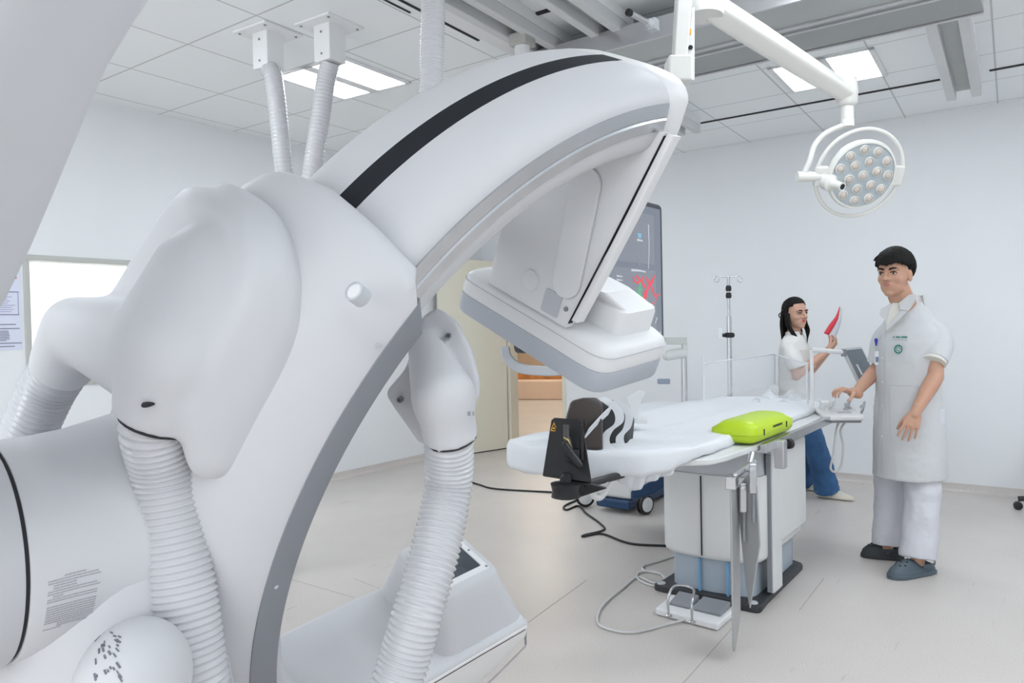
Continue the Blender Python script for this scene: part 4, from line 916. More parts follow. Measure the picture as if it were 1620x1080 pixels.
RED, GRN, PAL = glow('vessel_red', (.95, .09, .13)), glow('vessel_green', (.10, .55, .25)), glow('screen_pale', (.62, .68, .75))
def trace(pts, r, mt, nm):
    m = MB(); P = spline([ms(u, z, -.003) for u, z in pts], 6); ring = []
    for i, p in enumerate(P):
        t = unit(P[min(i+1, len(P)-1)]-P[max(i-1, 0)]); q = np.cross(t, MM[:, 1]); rr = r*(1-.5*i/len(P))
        ring.append([p-q*rr, p+q*rr, p+q*rr+MM[:, 1]*.001, p-q*rr+MM[:, 1]*.001])
    m.loft(ring); return m.build(nm, mt, scr)
def spx(x, y): p = at_plane(x, y, ms(0, 1.5, -.003), MM[:, 1]); return (-(np.dot(p-mc, ex)), p[2])
for r, pts in ((.010, ((1020, 475), (1024, 460), (1030, 447), (1036, 436))), (.008, ((1022, 455), (1014, 444), (1006, 436))), (.007, ((1014, 444), (1008, 447), (1003, 442), (1002, 436))), (.009, ((1026, 442), (1030, 452), (1034, 462), (1039, 474))),
               (.006, ((1034, 440), (1032, 447), (1026, 450), (1022, 437))), (.006, ((1015, 483), (1019, 488), (1025, 492), (1029, 497))), (.005, ((1022, 487), (1028, 483), (1036, 478))), (.012, ((1017, 474), (1020, 465), (1022, 458))), (.005, ((1038, 468), (1044, 464))), (.005, ((1018, 436), (1016, 446), (1020, 455)))):
    trace([spx(*p) for p in pts], r, RED, 'vessel_image')
for r, pts in ((.010, ((1014, 468), (1011, 460), (1013, 450), (1012, 445))), (.007, ((1010, 456), (1016, 458))), (.010, ((1005, 474), (1007, 468), (1004, 461))), (.006, ((1006, 470), (1013, 472), (1018, 468)))): trace([spx(*p) for p in pts], r, GRN, 'vessel_image')
trace([spx(1026, 355), spx(1027, 390), spx(1026, 425)], .004, PAL, 'screen_line'); trace([spx(1040, 502), spx(1037, 511)], .004, PAL, 'screen_line'); trace([spx(999, 427), spx(1012, 428), spx(1022, 430)], .006, PAL, 'screen_line'); trace([spx(1008, 379), spx(1017, 381)], .006, PAL, 'screen_line')
trace([spx(1012, 369), spx(1012, 376)], .022, glow('icon_blue', (.25, .55, .8)), 'screen_icon')
for x in (1026, 1034, 1040, 1045): trace([spx(x, 522+(x-1026)*.1), spx(x, 526+(x-1026)*.1)], .005, PAL, 'screen_icon')
for y in (436, 442, 450): trace([spx(976, y), spx(985, y+1.5)], .004, PAL, 'screen_text')
trace([spx(1010, 402), spx(1012, 412), spx(1011, 420)], .018, mat('screen_grey_mark', (.02, .02, .02), .3, emit=(.25, .28, .33), estr=1), 'screen_mark')
m = MB(); m.tube(spline([ms(.09, z1-.01, .07), ms(.13, z1+.05, .09), ms(.22, z1+.06, .09), ms(.27, z1-.01, .07)], 8), .020, 12); m.build('top_handle', WHITE2, mo)
m = MB(); m.tube(spline([ms(.10, z0+.01, .06), ms(-.02, z0-.03, .06), ms(-.14, z0-.01, .07)], 8), .018, 12); m.build('lower_handle', WHITE2, mo)
tr_ = at_z(826, 66, 2.76); m = MB(); m.box(ms(.62, 1.6, .14), (.5, .12, .4), MM); m.tube([(tr_[0], tr_[1], 1.5), (tr_[0], tr_[1], 2.75)], .040, 20); m.tube([ms(.62, 1.6, .14), (tr_[0], tr_[1], 1.6)], .04, 16); m.build('ceiling_support', WHITE2, mo, bevel=.01)
m = MB(); m.box((tr_[0], tr_[1], 2.765), (.10, .10, .06), MX); m.build('trolley', mat('trolley_grey', (.42, .42, .39), .5), mo, bevel=.006)
# equipment seen past the lower corner of the monitor
eq = thing('injector_head', 'white device with a pale grey bar just right of the monitor corner', 'medical device', tuple(at_d(1068, 560, 4.6)))
m = MB(); m.box(at_d(1068, 539, 4.6), (.14, .05, .045), np.array([RT, FW, UP]).T); m.build('bar', mat('pale_bar', (.55, .57, .55), .5), eq, bevel=.006)
m = MB(); m.caps(at_d(1056, 562, 4.6), at_d(1080, 558, 4.6), .032, .03); m.box(at_d(1083, 548, 4.6), (.03, .04, .05), np.array([RT, FW, UP]).T); m.build('body', TWHITE, eq)
m = MB(); m.tube([at_d(1082, 560, 4.66), at_d(1082, 560, 4.66)*np.array([1, 1, 0])+Z*.02], .018, 12); m.lathe([(.12, 0), (.12, .02), (.05, .04)], at_d(1082, 560, 4.66)*np.array([1, 1, 0])+Z*.0, Z, 24); m.build('stand', ALU, eq)
m = MB(); m.box(at_d(1050, 603, 4.6), (.075, .03, .032), np.array([RT, FW, UP]).T); m.build('grip', mat('grip_blue_grey', (.26, .30, .38), .45), eq, bevel=.006)
hb = thing('head_support', 'pale bracket rising from the sheet below the detector beside the strapped cushion', 'bracket', tuple(at_d(1005, 665, 3.5)))
m = MB(); m.loft([[at_d(x, y, d) for x, y in round_poly([(988, 665), (997, 645), (990, 628), (1010, 617), (1022, 620), (1014, 633), (1009, 662)], 3, 3)] for d in (3.42, 3.5)]); m.build('upright', TWHITE, hb, bevel=.006)
m = MB(); m.box(at_d(1000, 664, 3.5), (.12, .12, .02), np.array([RT, FW, UP]).T); m.build('foot', TWHITE, hb, bevel=.004)
# suspended curved guard seen below the detector, in front of the doorway
cg = thing('curved_guard', 'pale grey curved guard bar hanging in front of the doorway below the detector', 'guard', tuple(at_d(830, 590, 3.12)))
GD = 3.12
m = MB(); P = spline([at_d(x, y, GD) for x, y in ((798, 548), (803, 566), (820, 581), (850, 586), (885, 586), (925, 578))], 8); ring = []
for i, p in enumerate(P):
    t = unit(P[min(i+1, len(P)-1)]-P[max(i-1, 0)]); q = np.cross(t, FW); ring.append([p-q*.020-FW*.016, p+q*.020-FW*.016, p+q*.020+FW*.016, p-q*.020+FW*.016])
m.loft(ring); m.build('bar', LGREY, cg, bevel=.006)
m = MB(); m.tube([at_d(915, 580, GD), ms(.85, z0+.01, .03)], .014, 12); m.build('hanger', WHITE2, cg)
# ---- surgical lamp
sl = thing('surgical_lamp', 'round surgical lamp with many lenses on a white ceiling arm above the people', 'lamp', tuple(at_d(1350, 300, 3.6)))
CRM = mat('lamp_cream', (.72, .72, .69), .35, var=.01)
hub_t = at_z(1096, -28, 2.60); hub0 = np.array([hub_t[0], hub_t[1], 2.42]); 
e0, e1 = at_d(1112, 2, 2.95), at_d(1336, 146, 3.28)
m = MB(); m.tube([np.array([e0[0], e0[1], CEIL]), np.array([e0[0], e0[1], e0[2]+.02])], .05, 24); m.lathe([(.14, 0), (.14, .03), (.05, .06)], (e0[0], e0[1], CEIL), -Z, 28); cs_ = m.build('ceiling_stem', CRM, sl, ang=40)
m = MB(); m.lathe([(.075, -.06), (.078, -.05), (.078, .05), (.07, .06)], e0, Z, 28); m.build('shoulder_joint', CRM, sl, ang=40)
dA = unit(e1-e0); LA = np.linalg.norm(e1-e0); MA = rot_to(dA, RT)
def aring(s_, w, h): return [e0+dA*s_+np.cross(dA, FW)*0+MA[:, 0]*p[0]+MA[:, 1]*p[1] for p in rect(-w, w, -h, h, min(w, h)*.6, 4)]
m = MB(); m.loft([aring(0, .040, .04), aring(.1, .046, .044), aring(.3, .046, .044), aring(LA*.7, .042, .040), aring(LA-.06, .038, .036), aring(LA+.01, .034, .032)]); m.build('spring_arm', CRM, sl, ang=50)
j0 = at_d(1340, 143, 3.3); j1 = np.array([j0[0], j0[1], at_d(1343, 196, 3.3)[2]])
m = MB(); m.lathe([(.03, -.07), (.042, -.055), (.045, 0), (.040, .05), (.02, .06)], j0+RT*-.0, Z, 24); m.build('elbow_joint', CRM, sl, ang=60)
m = MB(); m.tube([j0, j1+Z*.02], .027, 20); m.build('drop_post', CRM, sl, ang=50)
m = MB(); m.lathe([(.028, 0), (.028, .03), (.024, .034)], j1-Z*.012, Z, 20); m.build('collar', CRM, sl, ang=50)
lc_ = at_d(1364, 277, 3.3)                                     # lamp head centre
ln = unit(-FW*.86-Z*.42+RT*.05)                                # it looks down towards the table
LH = rot_to(ln, RT); lx, ly = LH[:, 0], LH[:, 1]
if ly[2] < 0: ly = -ly
R0 = .138
m = MB(); m.lathe([(R0*.5, -.075), (R0*.9, -.06), (R0*1.06, -.035), (R0*1.10, -.01), (R0*1.06, .006), (R0, .008), (R0, .002)], lc_, ln, 48); m.build('lamp_head', CRM, sl, ang=40)
m = MB(); m.lathe([(R0, -.004), (R0, .0035), (R0*.98, .004)], lc_, ln, 48); lf_ = m.build('lens_plate', mat('lens_plate', (.42, .47, .50), .25, var=.05), sl, ang=30)
lensm = mat('lens_warm', (.58, .52, .47), .12, coat=.4, var=.12, vscale=60); ringm = mat('lens_ring', (.66, .66, .64), .2)
spots = [(0, 0)]+[(.061*math.cos(a), .061*math.sin(a)) for a in np.radians(np.arange(15, 375, 60))]+[(.111*math.cos(a), .111*math.sin(a)) for a in np.radians(np.arange(0, 360, 32.73))]
for a, b in spots:
    if (a+.128)**2+(b+.02)**2 < .0009: continue
    o = lc_+lx*a+ly*b+ln*.003
    m = MB(); m.lathe([(.0215, 0), (.021, .006), (.017, .008), (.0165, .004)], o, ln, 20); k = m.build('lens_ring', ringm, lf_)
    m = MB(); m.lathe([(.0166, .002), (.015, .007), (.010, .010), (.003, .011)], o, ln, 18); m.build('lens', lensm, k, ang=180)
# handle ring around the head, side mounts, yoke and sterile handle
R1 = .191
m = MB(); m.tube([lc_+lx*R1*math.cos(t)+ly*R1*math.sin(t)-ln*.03 for t in np.linspace(0, 2*PI, 72, endpoint=False)], .0085, 10, closed=True, cap=False); m.build('ring_handle', CRM, sl, ang=180)
for sg in (1, -1):
    m = MB(); m.box(lc_+lx*sg*(R1-.032)-ln*.03-ly*.01, (.075, .085, .03), np.array([lx, ly, ln]).T); m.build('ring_mount', CRM, sl, bevel=.006)
yk = lc_-lx*(R1+.055)-ly*.01-ln*.03
m = MB(); m.tube(spline([j1-Z*.0, at_d(1322, 203, 3.3), at_d(1303, 213, 3.3), at_d(1288, 231, 3.3), at_d(1281, 254, 3.3), yk+ly*.01], 8), .012, 12); m.build('yoke', CRM, sl, ang=180)
m = MB(); m.lathe([(.022, -.03), (.022, .03)], yk, lx, 18); m.tube([yk, lc_-lx*(R1-.03)-ln*.03-ly*.01], .02, 14); m.build('yoke_joint', CRM, sl, ang=40)
hc_ = lc_-lx*.140-ly*.03+ln*.0
m = MB(); m.lathe([(.030, -.03), (.036, -.02), (.036, .012), (.022, .020), (.019, .024), (.017, .068), (.019, .074), (.0185, .076)], hc_, unit(ln+.35*lx), 24); hh_ = m.build('sterile_handle', CRM, sl, ang=40)
m = MB(); m.lathe([(.0125, .070), (.0125, .0768)], hc_, unit(ln+.35*lx), 18); m.build('handle_hole', BLACK, hh_)
# ---- vertical suspension arm in front of the bridge
su = thing('suspension_arm', 'white vertical suspension arm with orange tab above the tip of the C-shaped arm', 'ceiling arm', (2.3, 1.05, CEIL))
dS = 2.72
def sv(x, y): return at_d(x, y, dS)
a0 = sv(1083, -60); a0[2] = CEIL
m = MB(); m.loft([[q+FW*k for q in (sv(1073, -70), sv(1099, -70), sv(1085, 95), sv(1064, 95))] for k in (-.03, .03)]); m.build('arm', CRM, su, bevel=.006)
m = MB(); m.loft([[q+FW*k for q in (sv(1093, 16), sv(1097, 14), sv(1097, 130), sv(1088, 130), sv(1083, 96))] for k in (-.02, .035)]); m.build('side_plate', WHITE2, su, bevel=.003)
m = MB(); m.box(sv(1073, 113), (.085, .09, .09), np.array([RT, FW, UP]).T); m.build('joint_block', CRM, su, bevel=.008)
m = MB(); m.lathe([(.008, 0), (.008, .004)], sv(1090, 79)-FW*.021, -FW, 16); m.build('knob', BLACK, su)
m = MB(); m.box(sv(1089, 54)-FW*.021, (.009, .004, .02), np.array([RT, FW, UP]).T); lab(m.build('tab', mat('orange_tab', (.75, .36, .03), .5), su), 'small orange tab')
m = MB(); tpp = sv(1086, -68); m.tube([tpp, np.array([tpp[0], tpp[1], CEIL])], .035, 16); m.lathe([(.11, 0), (.11, .03)], (tpp[0], tpp[1], CEIL), -Z, 24); m.build('ceiling_mount', CRM, su)
# ---- drip stand
iv = thing('drip_stand', 'steel drip stand with two curled hooks behind the patient table', 'drip stand', tuple(at_d(1157, 640, 5.4)*np.array([1, 1, 0])))
b0 = at_d(1155, 627, 5.4); bx = np.array([b0[0], b0[1], 0]); zt_ = at_d(1151, 438, 5.4)[2]; zj = at_d(1152, 500, 5.4)[2]
m = MB(); m.tube([bx+Z*.08, bx+Z*zj], .0165, 16); m.build('pole', STEEL, iv)
m = MB(); m.tube([bx+Z*zj, bx+Z*zt_], .010, 14); m.build('extension', STEEL, iv)
for y in (456, 467):
    m = MB(); z = at_d(1152, y, 5.4)[2]; m.lathe([(.012, -.022), (.019, -.018), (.021, .0), (.017, .016), (.012, .02)], bx+Z*z, Z, 14); m.build('lock_knob', BLACK, iv)
for sg in (-1, 1):
    m = MB(); T0 = bx+Z*zt_; m.tube(spline([T0, T0+RT*sg*.06, T0+RT*sg*.085+Z*.005, T0+RT*sg*.098-Z*.02, T0+RT*sg*.085-Z*.038, T0+RT*sg*.068-Z*.028, T0+RT*sg*.066-Z*.012], 6), .0038, 8); m.build('hook', STEEL, iv)
m = MB(); z = at_d(1152, 530, 5.4)[2]; m.box(bx+Z*z-FW*.0, (.05, .05, .035), np.array([RT, FW, UP]).T); m.tube([bx+Z*z-RT*.05, bx+Z*z+RT*.035], .013, 12); cl_ = m.build('clamp', BLACK, iv)
m = MB(); m.box(bx+Z*(z+.01)-RT*.07, (.03, .05, .075), np.array([RT, FW, UP]).T); m.build('holder', mat('clear_holder', (.75, .78, .80), .3), iv, bevel=.004)
for k in range(5):
    a = 2*PI*k/5+.3; e = np.array([math.cos(a), math.sin(a), 0]); m = MB(); m.tube([bx+Z*.10, bx+e*.28+Z*.075], .014, 10); lg = m.build('leg', STEEL, iv)
    m = MB(); m.lathe([(.01, -.012), (.03, -.01), (.03, .01), (.01, .012)], bx+e*.28+Z*.03, np.cross(e, Z), 16); m.build('castor', BLACK, lg)
# ---- notice on the wall by the window
po = thing('notice', 'printed white notice on the wall beside the control room window', 'notice', (1.86, YL-.004, 1.245))
def wl(x0, x1, z0, z1, d, nm, mt, par): m = MB(); m.bb(x0, x1, YL-d-.0012, YL-d, z0, z1); return m.build(nm, mt, par)
wl(1.69, 2.035, 1.245, 1.795, .001, 'sheet', mat('paper_blue_white', (.68, .71, .84), .6), po)
rp_ = random.Random(5)
wl(1.965, 2.012, 1.685, 1.715, .0026, 'red_stamp', mat('notice_red', (.6, .05, .06), .5), po)
for x0, x1, z in ((1.80, 2.02, 1.60), (1.80, 2.02, 1.46), (1.72, 2.0, 1.40), (1.72, 2.02, 1.375), (1.72, 2.03, 1.285), (1.72, 1.99, 1.265)):
    wl(x0, x1, z, z+.006, .0026, 'text_line', mat('notice_ink', (.22, .22, .32), .6), po)
for k in range(7): wl(1.90, 1.955+rp_.uniform(-.01, .01), 1.36-.0095*k, 1.365-.0095*k, .0026, 'text_line', mat('notice_ink', (0, 0, 0)), po)
for k in range(8): wl(1.80, 2.005-rp_.uniform(0, .05), 1.57-.013*k, 1.575-.013*k, .0026, 'text_line', mat('notice_ink_pale', (.42, .42, .58), .6), po)
wl(1.80, 1.803, 1.46, 1.60, .0026, 'text_frame', mat('notice_ink', (0, 0, 0)), po); wl(2.015, 2.018, 1.46, 1.60, .0026, 'text_frame', mat('notice_ink', (0, 0, 0)), po)
m = MB(); m.bb(1.66, 2.042, YL-.012, YL-.0005, 1.797, 1.84); tag(m.build('notice_rail', mat('green_plastic', (.03, .38, .20), .4), None, bevel=.002), 'green strip holding up the printed notice', 'strip')
# ---- a black stool cut by the edge of the picture
sb = np.array([6.28, .05, 0]); stl = thing('wheeled_stool', 'black wheeled stool by the far wall, cut off by the picture edge', 'stool', tuple(sb))
m = MB(); m.lathe([(.15, .50), (.17, .51), (.17, .56), (.15, .575)], sb, Z, 28); m.build('seat', BLACK, stl)
m = MB(); m.lathe([(.02, .08), (.02, .5)], sb, Z, 14); m.build('post', STEEL, stl)
for k in range(5):
    a = 2*PI*k/5+.45; e = np.array([math.cos(a), math.sin(a), 0]); m = MB(); m.tube([sb+Z*.10, sb+e*.24+Z*.075], .018, 10); lg = m.build('leg', BLACK, stl)
    m = MB(); m.lathe([(.01, -.02), (.028, -.018), (.028, .018), (.01, .02)], sb+e*.24+Z*.028, np.cross(e, Z), 16); m.build('castor', BLACK, lg)
# =================================================================== the two people
SKIN = mat('skin', (.50, .285, .20), .5, var=.03, vscale=12, sub=.25)
SKINF = mat('skin_face', (.56, .33, .245), .5, var=.03, vscale=12, sub=.25)
HAIR = mat('black_hair', (.010, .009, .009), .7, spec=.2, var=.3, vscale=60)
LIP = mat('lips', (.42, .15, .13), .45)
LIPR = mat('lips_red', (.60, .07, .06), .4)
EYEW = mat('eye_white', (.62, .58, .55), .3); IRIS = mat('iris_dark', (.015, .010, .008), .2)
COAT = mat('coat_white', (.54, .55, .565), .8, bump=.25, bscale=14, var=.01)
TEE = mat('tee_off_white', (.66, .65, .60), .85)
TROU = mat('trouser_white', (.58, .585, .63), .85, bump=.4, bscale=11, var=.01)
GREEN = mat('emblem_green', (.02, .22, .17), .6)
class Body:
    def __init__(s, base, fdir):
        s.b = np.array([base[0], base[1], 0.0]); s.f = unit([fdir[0], fdir[1], 0]); s.l = np.cross(Z, s.f)
    def p(s, l, f, z): return s.b+s.l*l+s.f*f+Z*z
class Head:
    def __init__(s, c, f, up, k=1.0):
        s.c = np.array(c, float); s.f = unit(f); s.u = unit(np.array(up)-s.f*np.dot(up, s.f)); s.l = np.cross(s.u, s.f); s.k = k
        s.M = np.array([s.l, s.f, s.u]).T
    def p(s, l, f, u): return s.c+s.k*(s.l*l+s.f*f+s.u*u)
    def e(s, m, l, f, u, a, b, c, seg=24, rg=16): m.ell(s.p(l, f, u), np.array((a, b, c))*s.k, s.M, seg, rg)
    def skull(s, m):
        s.e(m, 0, -.010, .035, .073, .092, .082, 32, 22)
        s.e(m, 0, .012, -.010, .066, .074, .085, 32, 22)
        s.e(m, 0, .030, -.055, .052, .055, .052, 28, 18)
        s.e(m, 0, .060, -.092, .024, .022, .018)
        for q in (-1, 1):
            s.e(m, q*.034, .048, -.020, .026, .028, .030); s.e(m, q*.032, .016, -.060, .023, .044, .030)
            s.e(m, q*.032, .074, .026, .024, .012, .009)                                    # brow
            s.e(m, q*.0735, -.012, -.008, .008, .020, .032)                                  # ears
            s.e(m, q*.013, .092, -.024, .010, .011, .009)                                    # nostril wings
            s.e(m, q*.031, .070, .006, .017, .012, .009)                                     # eyelids
        m.caps(s.p(0, .080, .024), s.p(0, .108, -.019), .0080*s.k, .0125*s.k, 14)
        s.e(m, 0, .074, -.048, .028, .014, .016)
    def features(s, par, lip, browm=HAIR):
        for q in (-1, 1):
            m = MB(); s.e(m, q*.031, .0725, .007, .0140, .0105, .0050, 18, 12); e = m.build('eye', EYEW, par, ang=180)
            m = MB(); s.e(m, q*.0315+.000, .0790, .007, .0058, .0052, .0054, 14, 10); m.build('iris', IRIS, e, ang=180)
            m = MB(); m.tube(spline([s.p(q*.016, .0815, .009), s.p(q*.026, .0855, .0145), s.p(q*.037, .0825, .0145), s.p(q*.047, .072, .008)], 5), [.0012*s.k]+[.0022*s.k]*14+[.001*s.k], 6); m.build('eyelid', IRIS, e)
            P = spline([s.p(q*.013, .0875, .026), s.p(q*.028, .0880, .032), s.p(q*.042, .080, .031), s.p(q*.053, .067, .024)], 5)
            m = MB(); m.tube(P, [.0030*s.k]+[.0042*s.k]*(len(P)-2)+[.0015*s.k], 8); m.build('eyebrow', browm, par, ang=180)
        m = MB()
        for sg, hh in ((1, .0036), (-1, .0048)):
            P = spline([s.p(-.025, .0745, -.0510), s.p(-.010, .0862, -.0495+sg*.0035), s.p(0, .0878, -.0500+sg*.003), s.p(.010, .0862, -.0495+sg*.0035), s.p(.025, .0745, -.0510)], 6)
            n = len(P); m.tube(P, [hh*s.k*max(.25, math.sin(PI*i/(n-1))) for i in range(n)], 8)
        m.build('mouth', lip, par, ang=180, remesh=.0014)
def hand(m, w, d, n, side, size=1.0, curl=(.35, .45, .5, .55), thumb=(.55, .6), spread=.09, fr=.0082):
    """w wrist, d direction of the hand, n palm normal (the way fingers curl), side unit towards the thumb"""
    d = unit(d); n = unit(np.array(n)-d*np.dot(n, d)); t = np.cross(d, n); t = t if np.dot(t, side) > 0 else -t
    k = size
    m.caps(w-d*.02*k, w+d*.02*k, .025*k, .026*k, 14)
    base = []
    for i in range(4):
        o = w+d*(.085-.004*abs(i-1.2))*k+t*(.031-.0205*i)*k-n*.002*k*(i in (1, 2)); base.append(o)
        m.caps(w+d*.022*k+t*(.017-.012*i)*k, o, .0145*k, .0112*k, 12)
    ln = (.070, .078, .073, .057)
    for i in range(4):
        dirv = unit(d+t*spread*(1.4-i)); p = base[i]; a = 0
        for j, q in enumerate((.46, .30, .24)):
            a += curl[i]*(.9 if j == 0 else 1.0)
            v = unit(dirv*math.cos(a)+n*math.sin(a)); e = p+v*ln[i]*q*k
            r0 = fr*k*(1.06-.10*j)*(.9 if i == 3 else 1); m.caps(p, e, r0, r0*.92, 12); p = e
    p = w+d*.022*k+t*.024*k+n*.004*k; a0, a1 = thumb
    v = unit(d*math.cos(a0)+t*math.sin(a0)+n*.35); e = p+v*.042*k; m.caps(p-t*.008*k, e, .0145*k, .0112*k, 12)
    v = unit(v+n*a1*.5-t*.15); e2 = e+v*.032*k; m.caps(e, e2, .0105*k, .0095*k, 12); v = unit(v+n*a1*.4-t*.2); m.caps(e2, e2+v*.026*k, .0094*k, .0075*k, 12)
def clog(heel, toe, par, mt, hgt=.085, label=None):
    heel, toe = np.array(heel, float), np.array(toe, float); heel[2] = toe[2] = 0; d = unit(toe-heel); L = np.linalg.norm(toe-heel); q = np.cross(Z, d)
    prof = [(-.02, .030, .050), (.03, .042, .070), (.10, .046, .075), (.17, .052, .092), (.22, .054, .080), (.26, .050, .062), (.285, .036, .045), (.295, .018, .028)]
    sc = L/.275; m = MB(); rings = []
    for s_, w, h in prof:
        c = heel+d*s_*sc; w *= sc
        rings.append([c+q*w*math.cos(a)*(1 if math.sin(a) < 0 else .96)+Z*(.012+max(0, math.sin(a))**.8*(h-.012) if math.sin(a) >= 0 else .012+.012*math.sin(a)) for a in np.linspace(0, 2*PI, 24, endpoint=False)])
    m.loft(rings); sole = MB()
    c2 = [(-.028, .034), (.03, .047), (.10, .050), (.18, .057), (.235, .058), (.28, .045), (.302, .02)]
    P = [heel+d*a*sc+q*b*sc for a, b in c2]+[heel+d*a*sc-q*b*sc for a, b in c2[::-1]]
    up = m.build('clog', mt, par, ang=60)
    sole.loft([[p+Z*.0005 for p in P], [p+Z*.024 for p in P]]); so = sole.build('sole', mt, up, bevel=.005)
    for a, b in ((.19, .02), (.19, -.02), (.215, .0), (.215, .032), (.215, -.032), (.24, .018), (.24, -.018), (.165, .0)):
        m = MB(); hz = np.interp(a, [p_[0] for p_ in prof], [p_[2] for p_ in prof]); wz = np.interp(a, [p_[0] for p_ in prof], [p_[1] for p_ in prof])
        z = .012+(hz-.012)*max(0, 1-(b/wz)**2)**.4; m.ell(heel+d*a*sc+q*b*sc+Z*(z-.001), (.0055, .0055, .004)); m.build('vent_hole', BLACK, up)
    if label: lab(up, label)
    return up
# ------------------------------------------------------------------ the man in the white coat
BD = 4.05
mb = at_d(1436, 505, BD); a_ = math.radians(40)
MN = Body(mb, -math.cos(a_)*FW-math.sin(a_)*RT)
man = thing('person', 'person in a short-sleeved white coat and grey clogs working the joystick console', 'person', (mb[0], mb[1], 0))
hf = unit(-math.cos(math.radians(51))*FW-math.sin(math.radians(51))*RT+Z*-.04); hf_h = hf
hcen = at_d(1415, 435, BD-.03)
MH = Head(hcen, hf, Z+.02*RT, 1.03)
# coat sections: height, half width, half depth, forward offset
TS = [(.485, .178, .168, .00), (.60, .176, .162, .00), (.75, .172, .145, .005), (.90, .162, .125, .005), (1.02, .158, .118, .005), (1.12, .158, .120, .005), (1.20, .160, .118, .0), (1.26, .155, .108, -.01), (1.305, .130, .092, -.02), (1.345, .112, .090, -.022), (1.385, .086, .078, -.024), (1.428, .068, .066, -.026)]
def tsec(z): return [np.interp(z, [t[0] for t in TS], [t[k] for t in TS]) for k in (1, 2, 3)]
def torso_pt(bd, ang, z, off=0.0):
    w, d, f0 = tsec(z); k = max(0, min(1, (z-1.26)/.17))            # the neckline drops towards the front
    return bd.p((w+off)*math.cos(ang), f0+(d+off)*math.sin(ang), z-.036*k*math.sin(ang)-.006*k)
def torso_hit(bd, px, py, off=0.0):
    """where a line of sight meets the front of the coat"""
    d = ray(px, py); lo = None
    dep = np.linspace(BD-.35, BD+.2, 260)
    for t in dep:
        q = EYE+d*t; r = q-bd.b; w_, d_, f0 = tsec(q[2]); v = (np.dot(r, bd.l)/(w_+off))**2+((np.dot(r, bd.f)-f0)/(d_+off))**2
        if v <= 1: return q
    return EYE+d*BD
# skin
sk = MB(); MH.skull(sk)
nb_ = MN.p(0, -.03, 1.33); sk.caps(MH.p(0, -.022, -.055), nb_, .058, .064, 24)
sh_L, sh_R = MN.p(.125, -.02, 1.25), MN.p(-.11, -.02, 1.25)
sk.ell(MN.p(0, -.015, 1.15), (.13, .08, .22), np.array([MN.l, MN.f, Z]).T); sk.caps(sh_L, sh_R, .042, .042); sk.caps(MN.p(.07, 0, .95), MN.p(.07, 0, .6), .07, .06); sk.caps(MN.p(-.07, 0, .95), MN.p(-.07, 0, .6), .07, .06); sk.caps(MN.p(0, 0, 1.1), MN.p(0, 0, .95), .09, .10)
elL, wrL = at_d(1480, 596, BD-.145), at_d(1449, 650, BD-.21)
elR, wrR = at_d(1391, 580, BD+.13), at_d(1353, 622, BD+.03)
sk.caps(sh_L, elL, .040, .039, 20); sk.caps(elL, elL+(wrL-elL)*.3, .040, .040, 20); sk.caps(elL+(wrL-elL)*.3, wrL, .040, .026, 20)
sk.caps(sh_R, elR, .040, .039, 20); sk.caps(elR, elR+(wrR-elR)*.35, .039, .039, 20); sk.caps(elR+(wrR-elR)*.35, wrR, .039, .025, 20)
hd_L = unit(at_d(1439, 680, BD-.225)-wrL)
hand(sk, wrL, hd_L, FW*.95+RT*.25, -RT, 1.0, (.12, .16, .16, .2), (.35, .5), .10)
hd_R = unit(at_d(1338, 617, BD+.02)-wrR)
hand(sk, wrR, hd_R, -Z+.15*RT, -FW*.4+RT*.4-Z*.3, .98, (.62, .66, .6, .55), (.9, .7), .05)
ftR = (at_z(1425, 886, 0), at_z(1367, 880, 0)); ftL = (at_z(1470, 906, 0), at_z(1413, 915, 0))
anR, anL = ftR[0]+unit(ftR[1]-ftR[0])*.065, ftL[0]+unit(ftL[1]-ftL[0])*.075
anR[2] = anL[2] = .10
hipR, hipL = MN.p(-.085, 0, .86), MN.p(.085, 0, .86)
for an, hp in ((anR, hipR), (anL, hipL)):
    kn = (an+hp)/2-MN.f*.02; sk.caps(hp, kn, .075, .05); sk.caps(kn, an, .048, .034); sk.caps(an, an-Z*.04, .034, .032)
for ft, an in ((ftR, anR), (ftL, anL)):
    d = unit(ft[1]-ft[0]); sk.caps(an-Z*.05, an-Z*.055+d*.05, .030, .024)
body = sk.build('body', SKIN, man, remesh=.0038, smooth=7)
MH.features(man, LIP)
# nails are too small to show; hair as combed locks
def locks(H, m, n, crown, ellip, limits, r0, rng, lift=.0, part=0.0):
    c0 = np.array(crown)
    for i in range(n):
        ph = 2*PI*i/n+rng.uniform(-.05, .05); lim = limits(ph); P = []; k = 9
        for j in range(k):
            t = j/(k-1); th = lim*t+.03
            x = math.sin(th)*math.cos(ph); y = math.sin(th)*math.sin(ph); z = math.cos(th)
            P.append(H.p(ellip[0][0]+ellip[1][0]*x*(1+lift*t), ellip[0][1]+ellip[1][1]*y*(1+lift*t), ellip[0][2]+ellip[1][2]*z))
        rr = [H.k*r0*(1.0-.55*(j/(k-1))**2)*rng.uniform(.9, 1.1) for j in range(k)]; m.tube(P, rr, 7)
rg = random.Random(2); hm = MB()
def mlim(ph):
    s_ = math.sin(ph)                                        # +1 front, -1 back
    if s_ > .25: return 1.40+.05*math.sin(5*ph)+rg.uniform(-.05, .06)
    if s_ > -.25: return 1.62+rg.uniform(-.08, .05) if s_ < .05 else 1.50+rg.uniform(-.08, .06)
    return 2.05+rg.uniform(-.08, .05)
for lay, (r0, gro) in enumerate(((.015, 1.0), (.012, 1.06))):
    locks(MH, hm, 52, (0, 0, 0), ((0, -.010, .040), (.081*gro, .104*gro, .092*gro)), mlim, r0, rg)
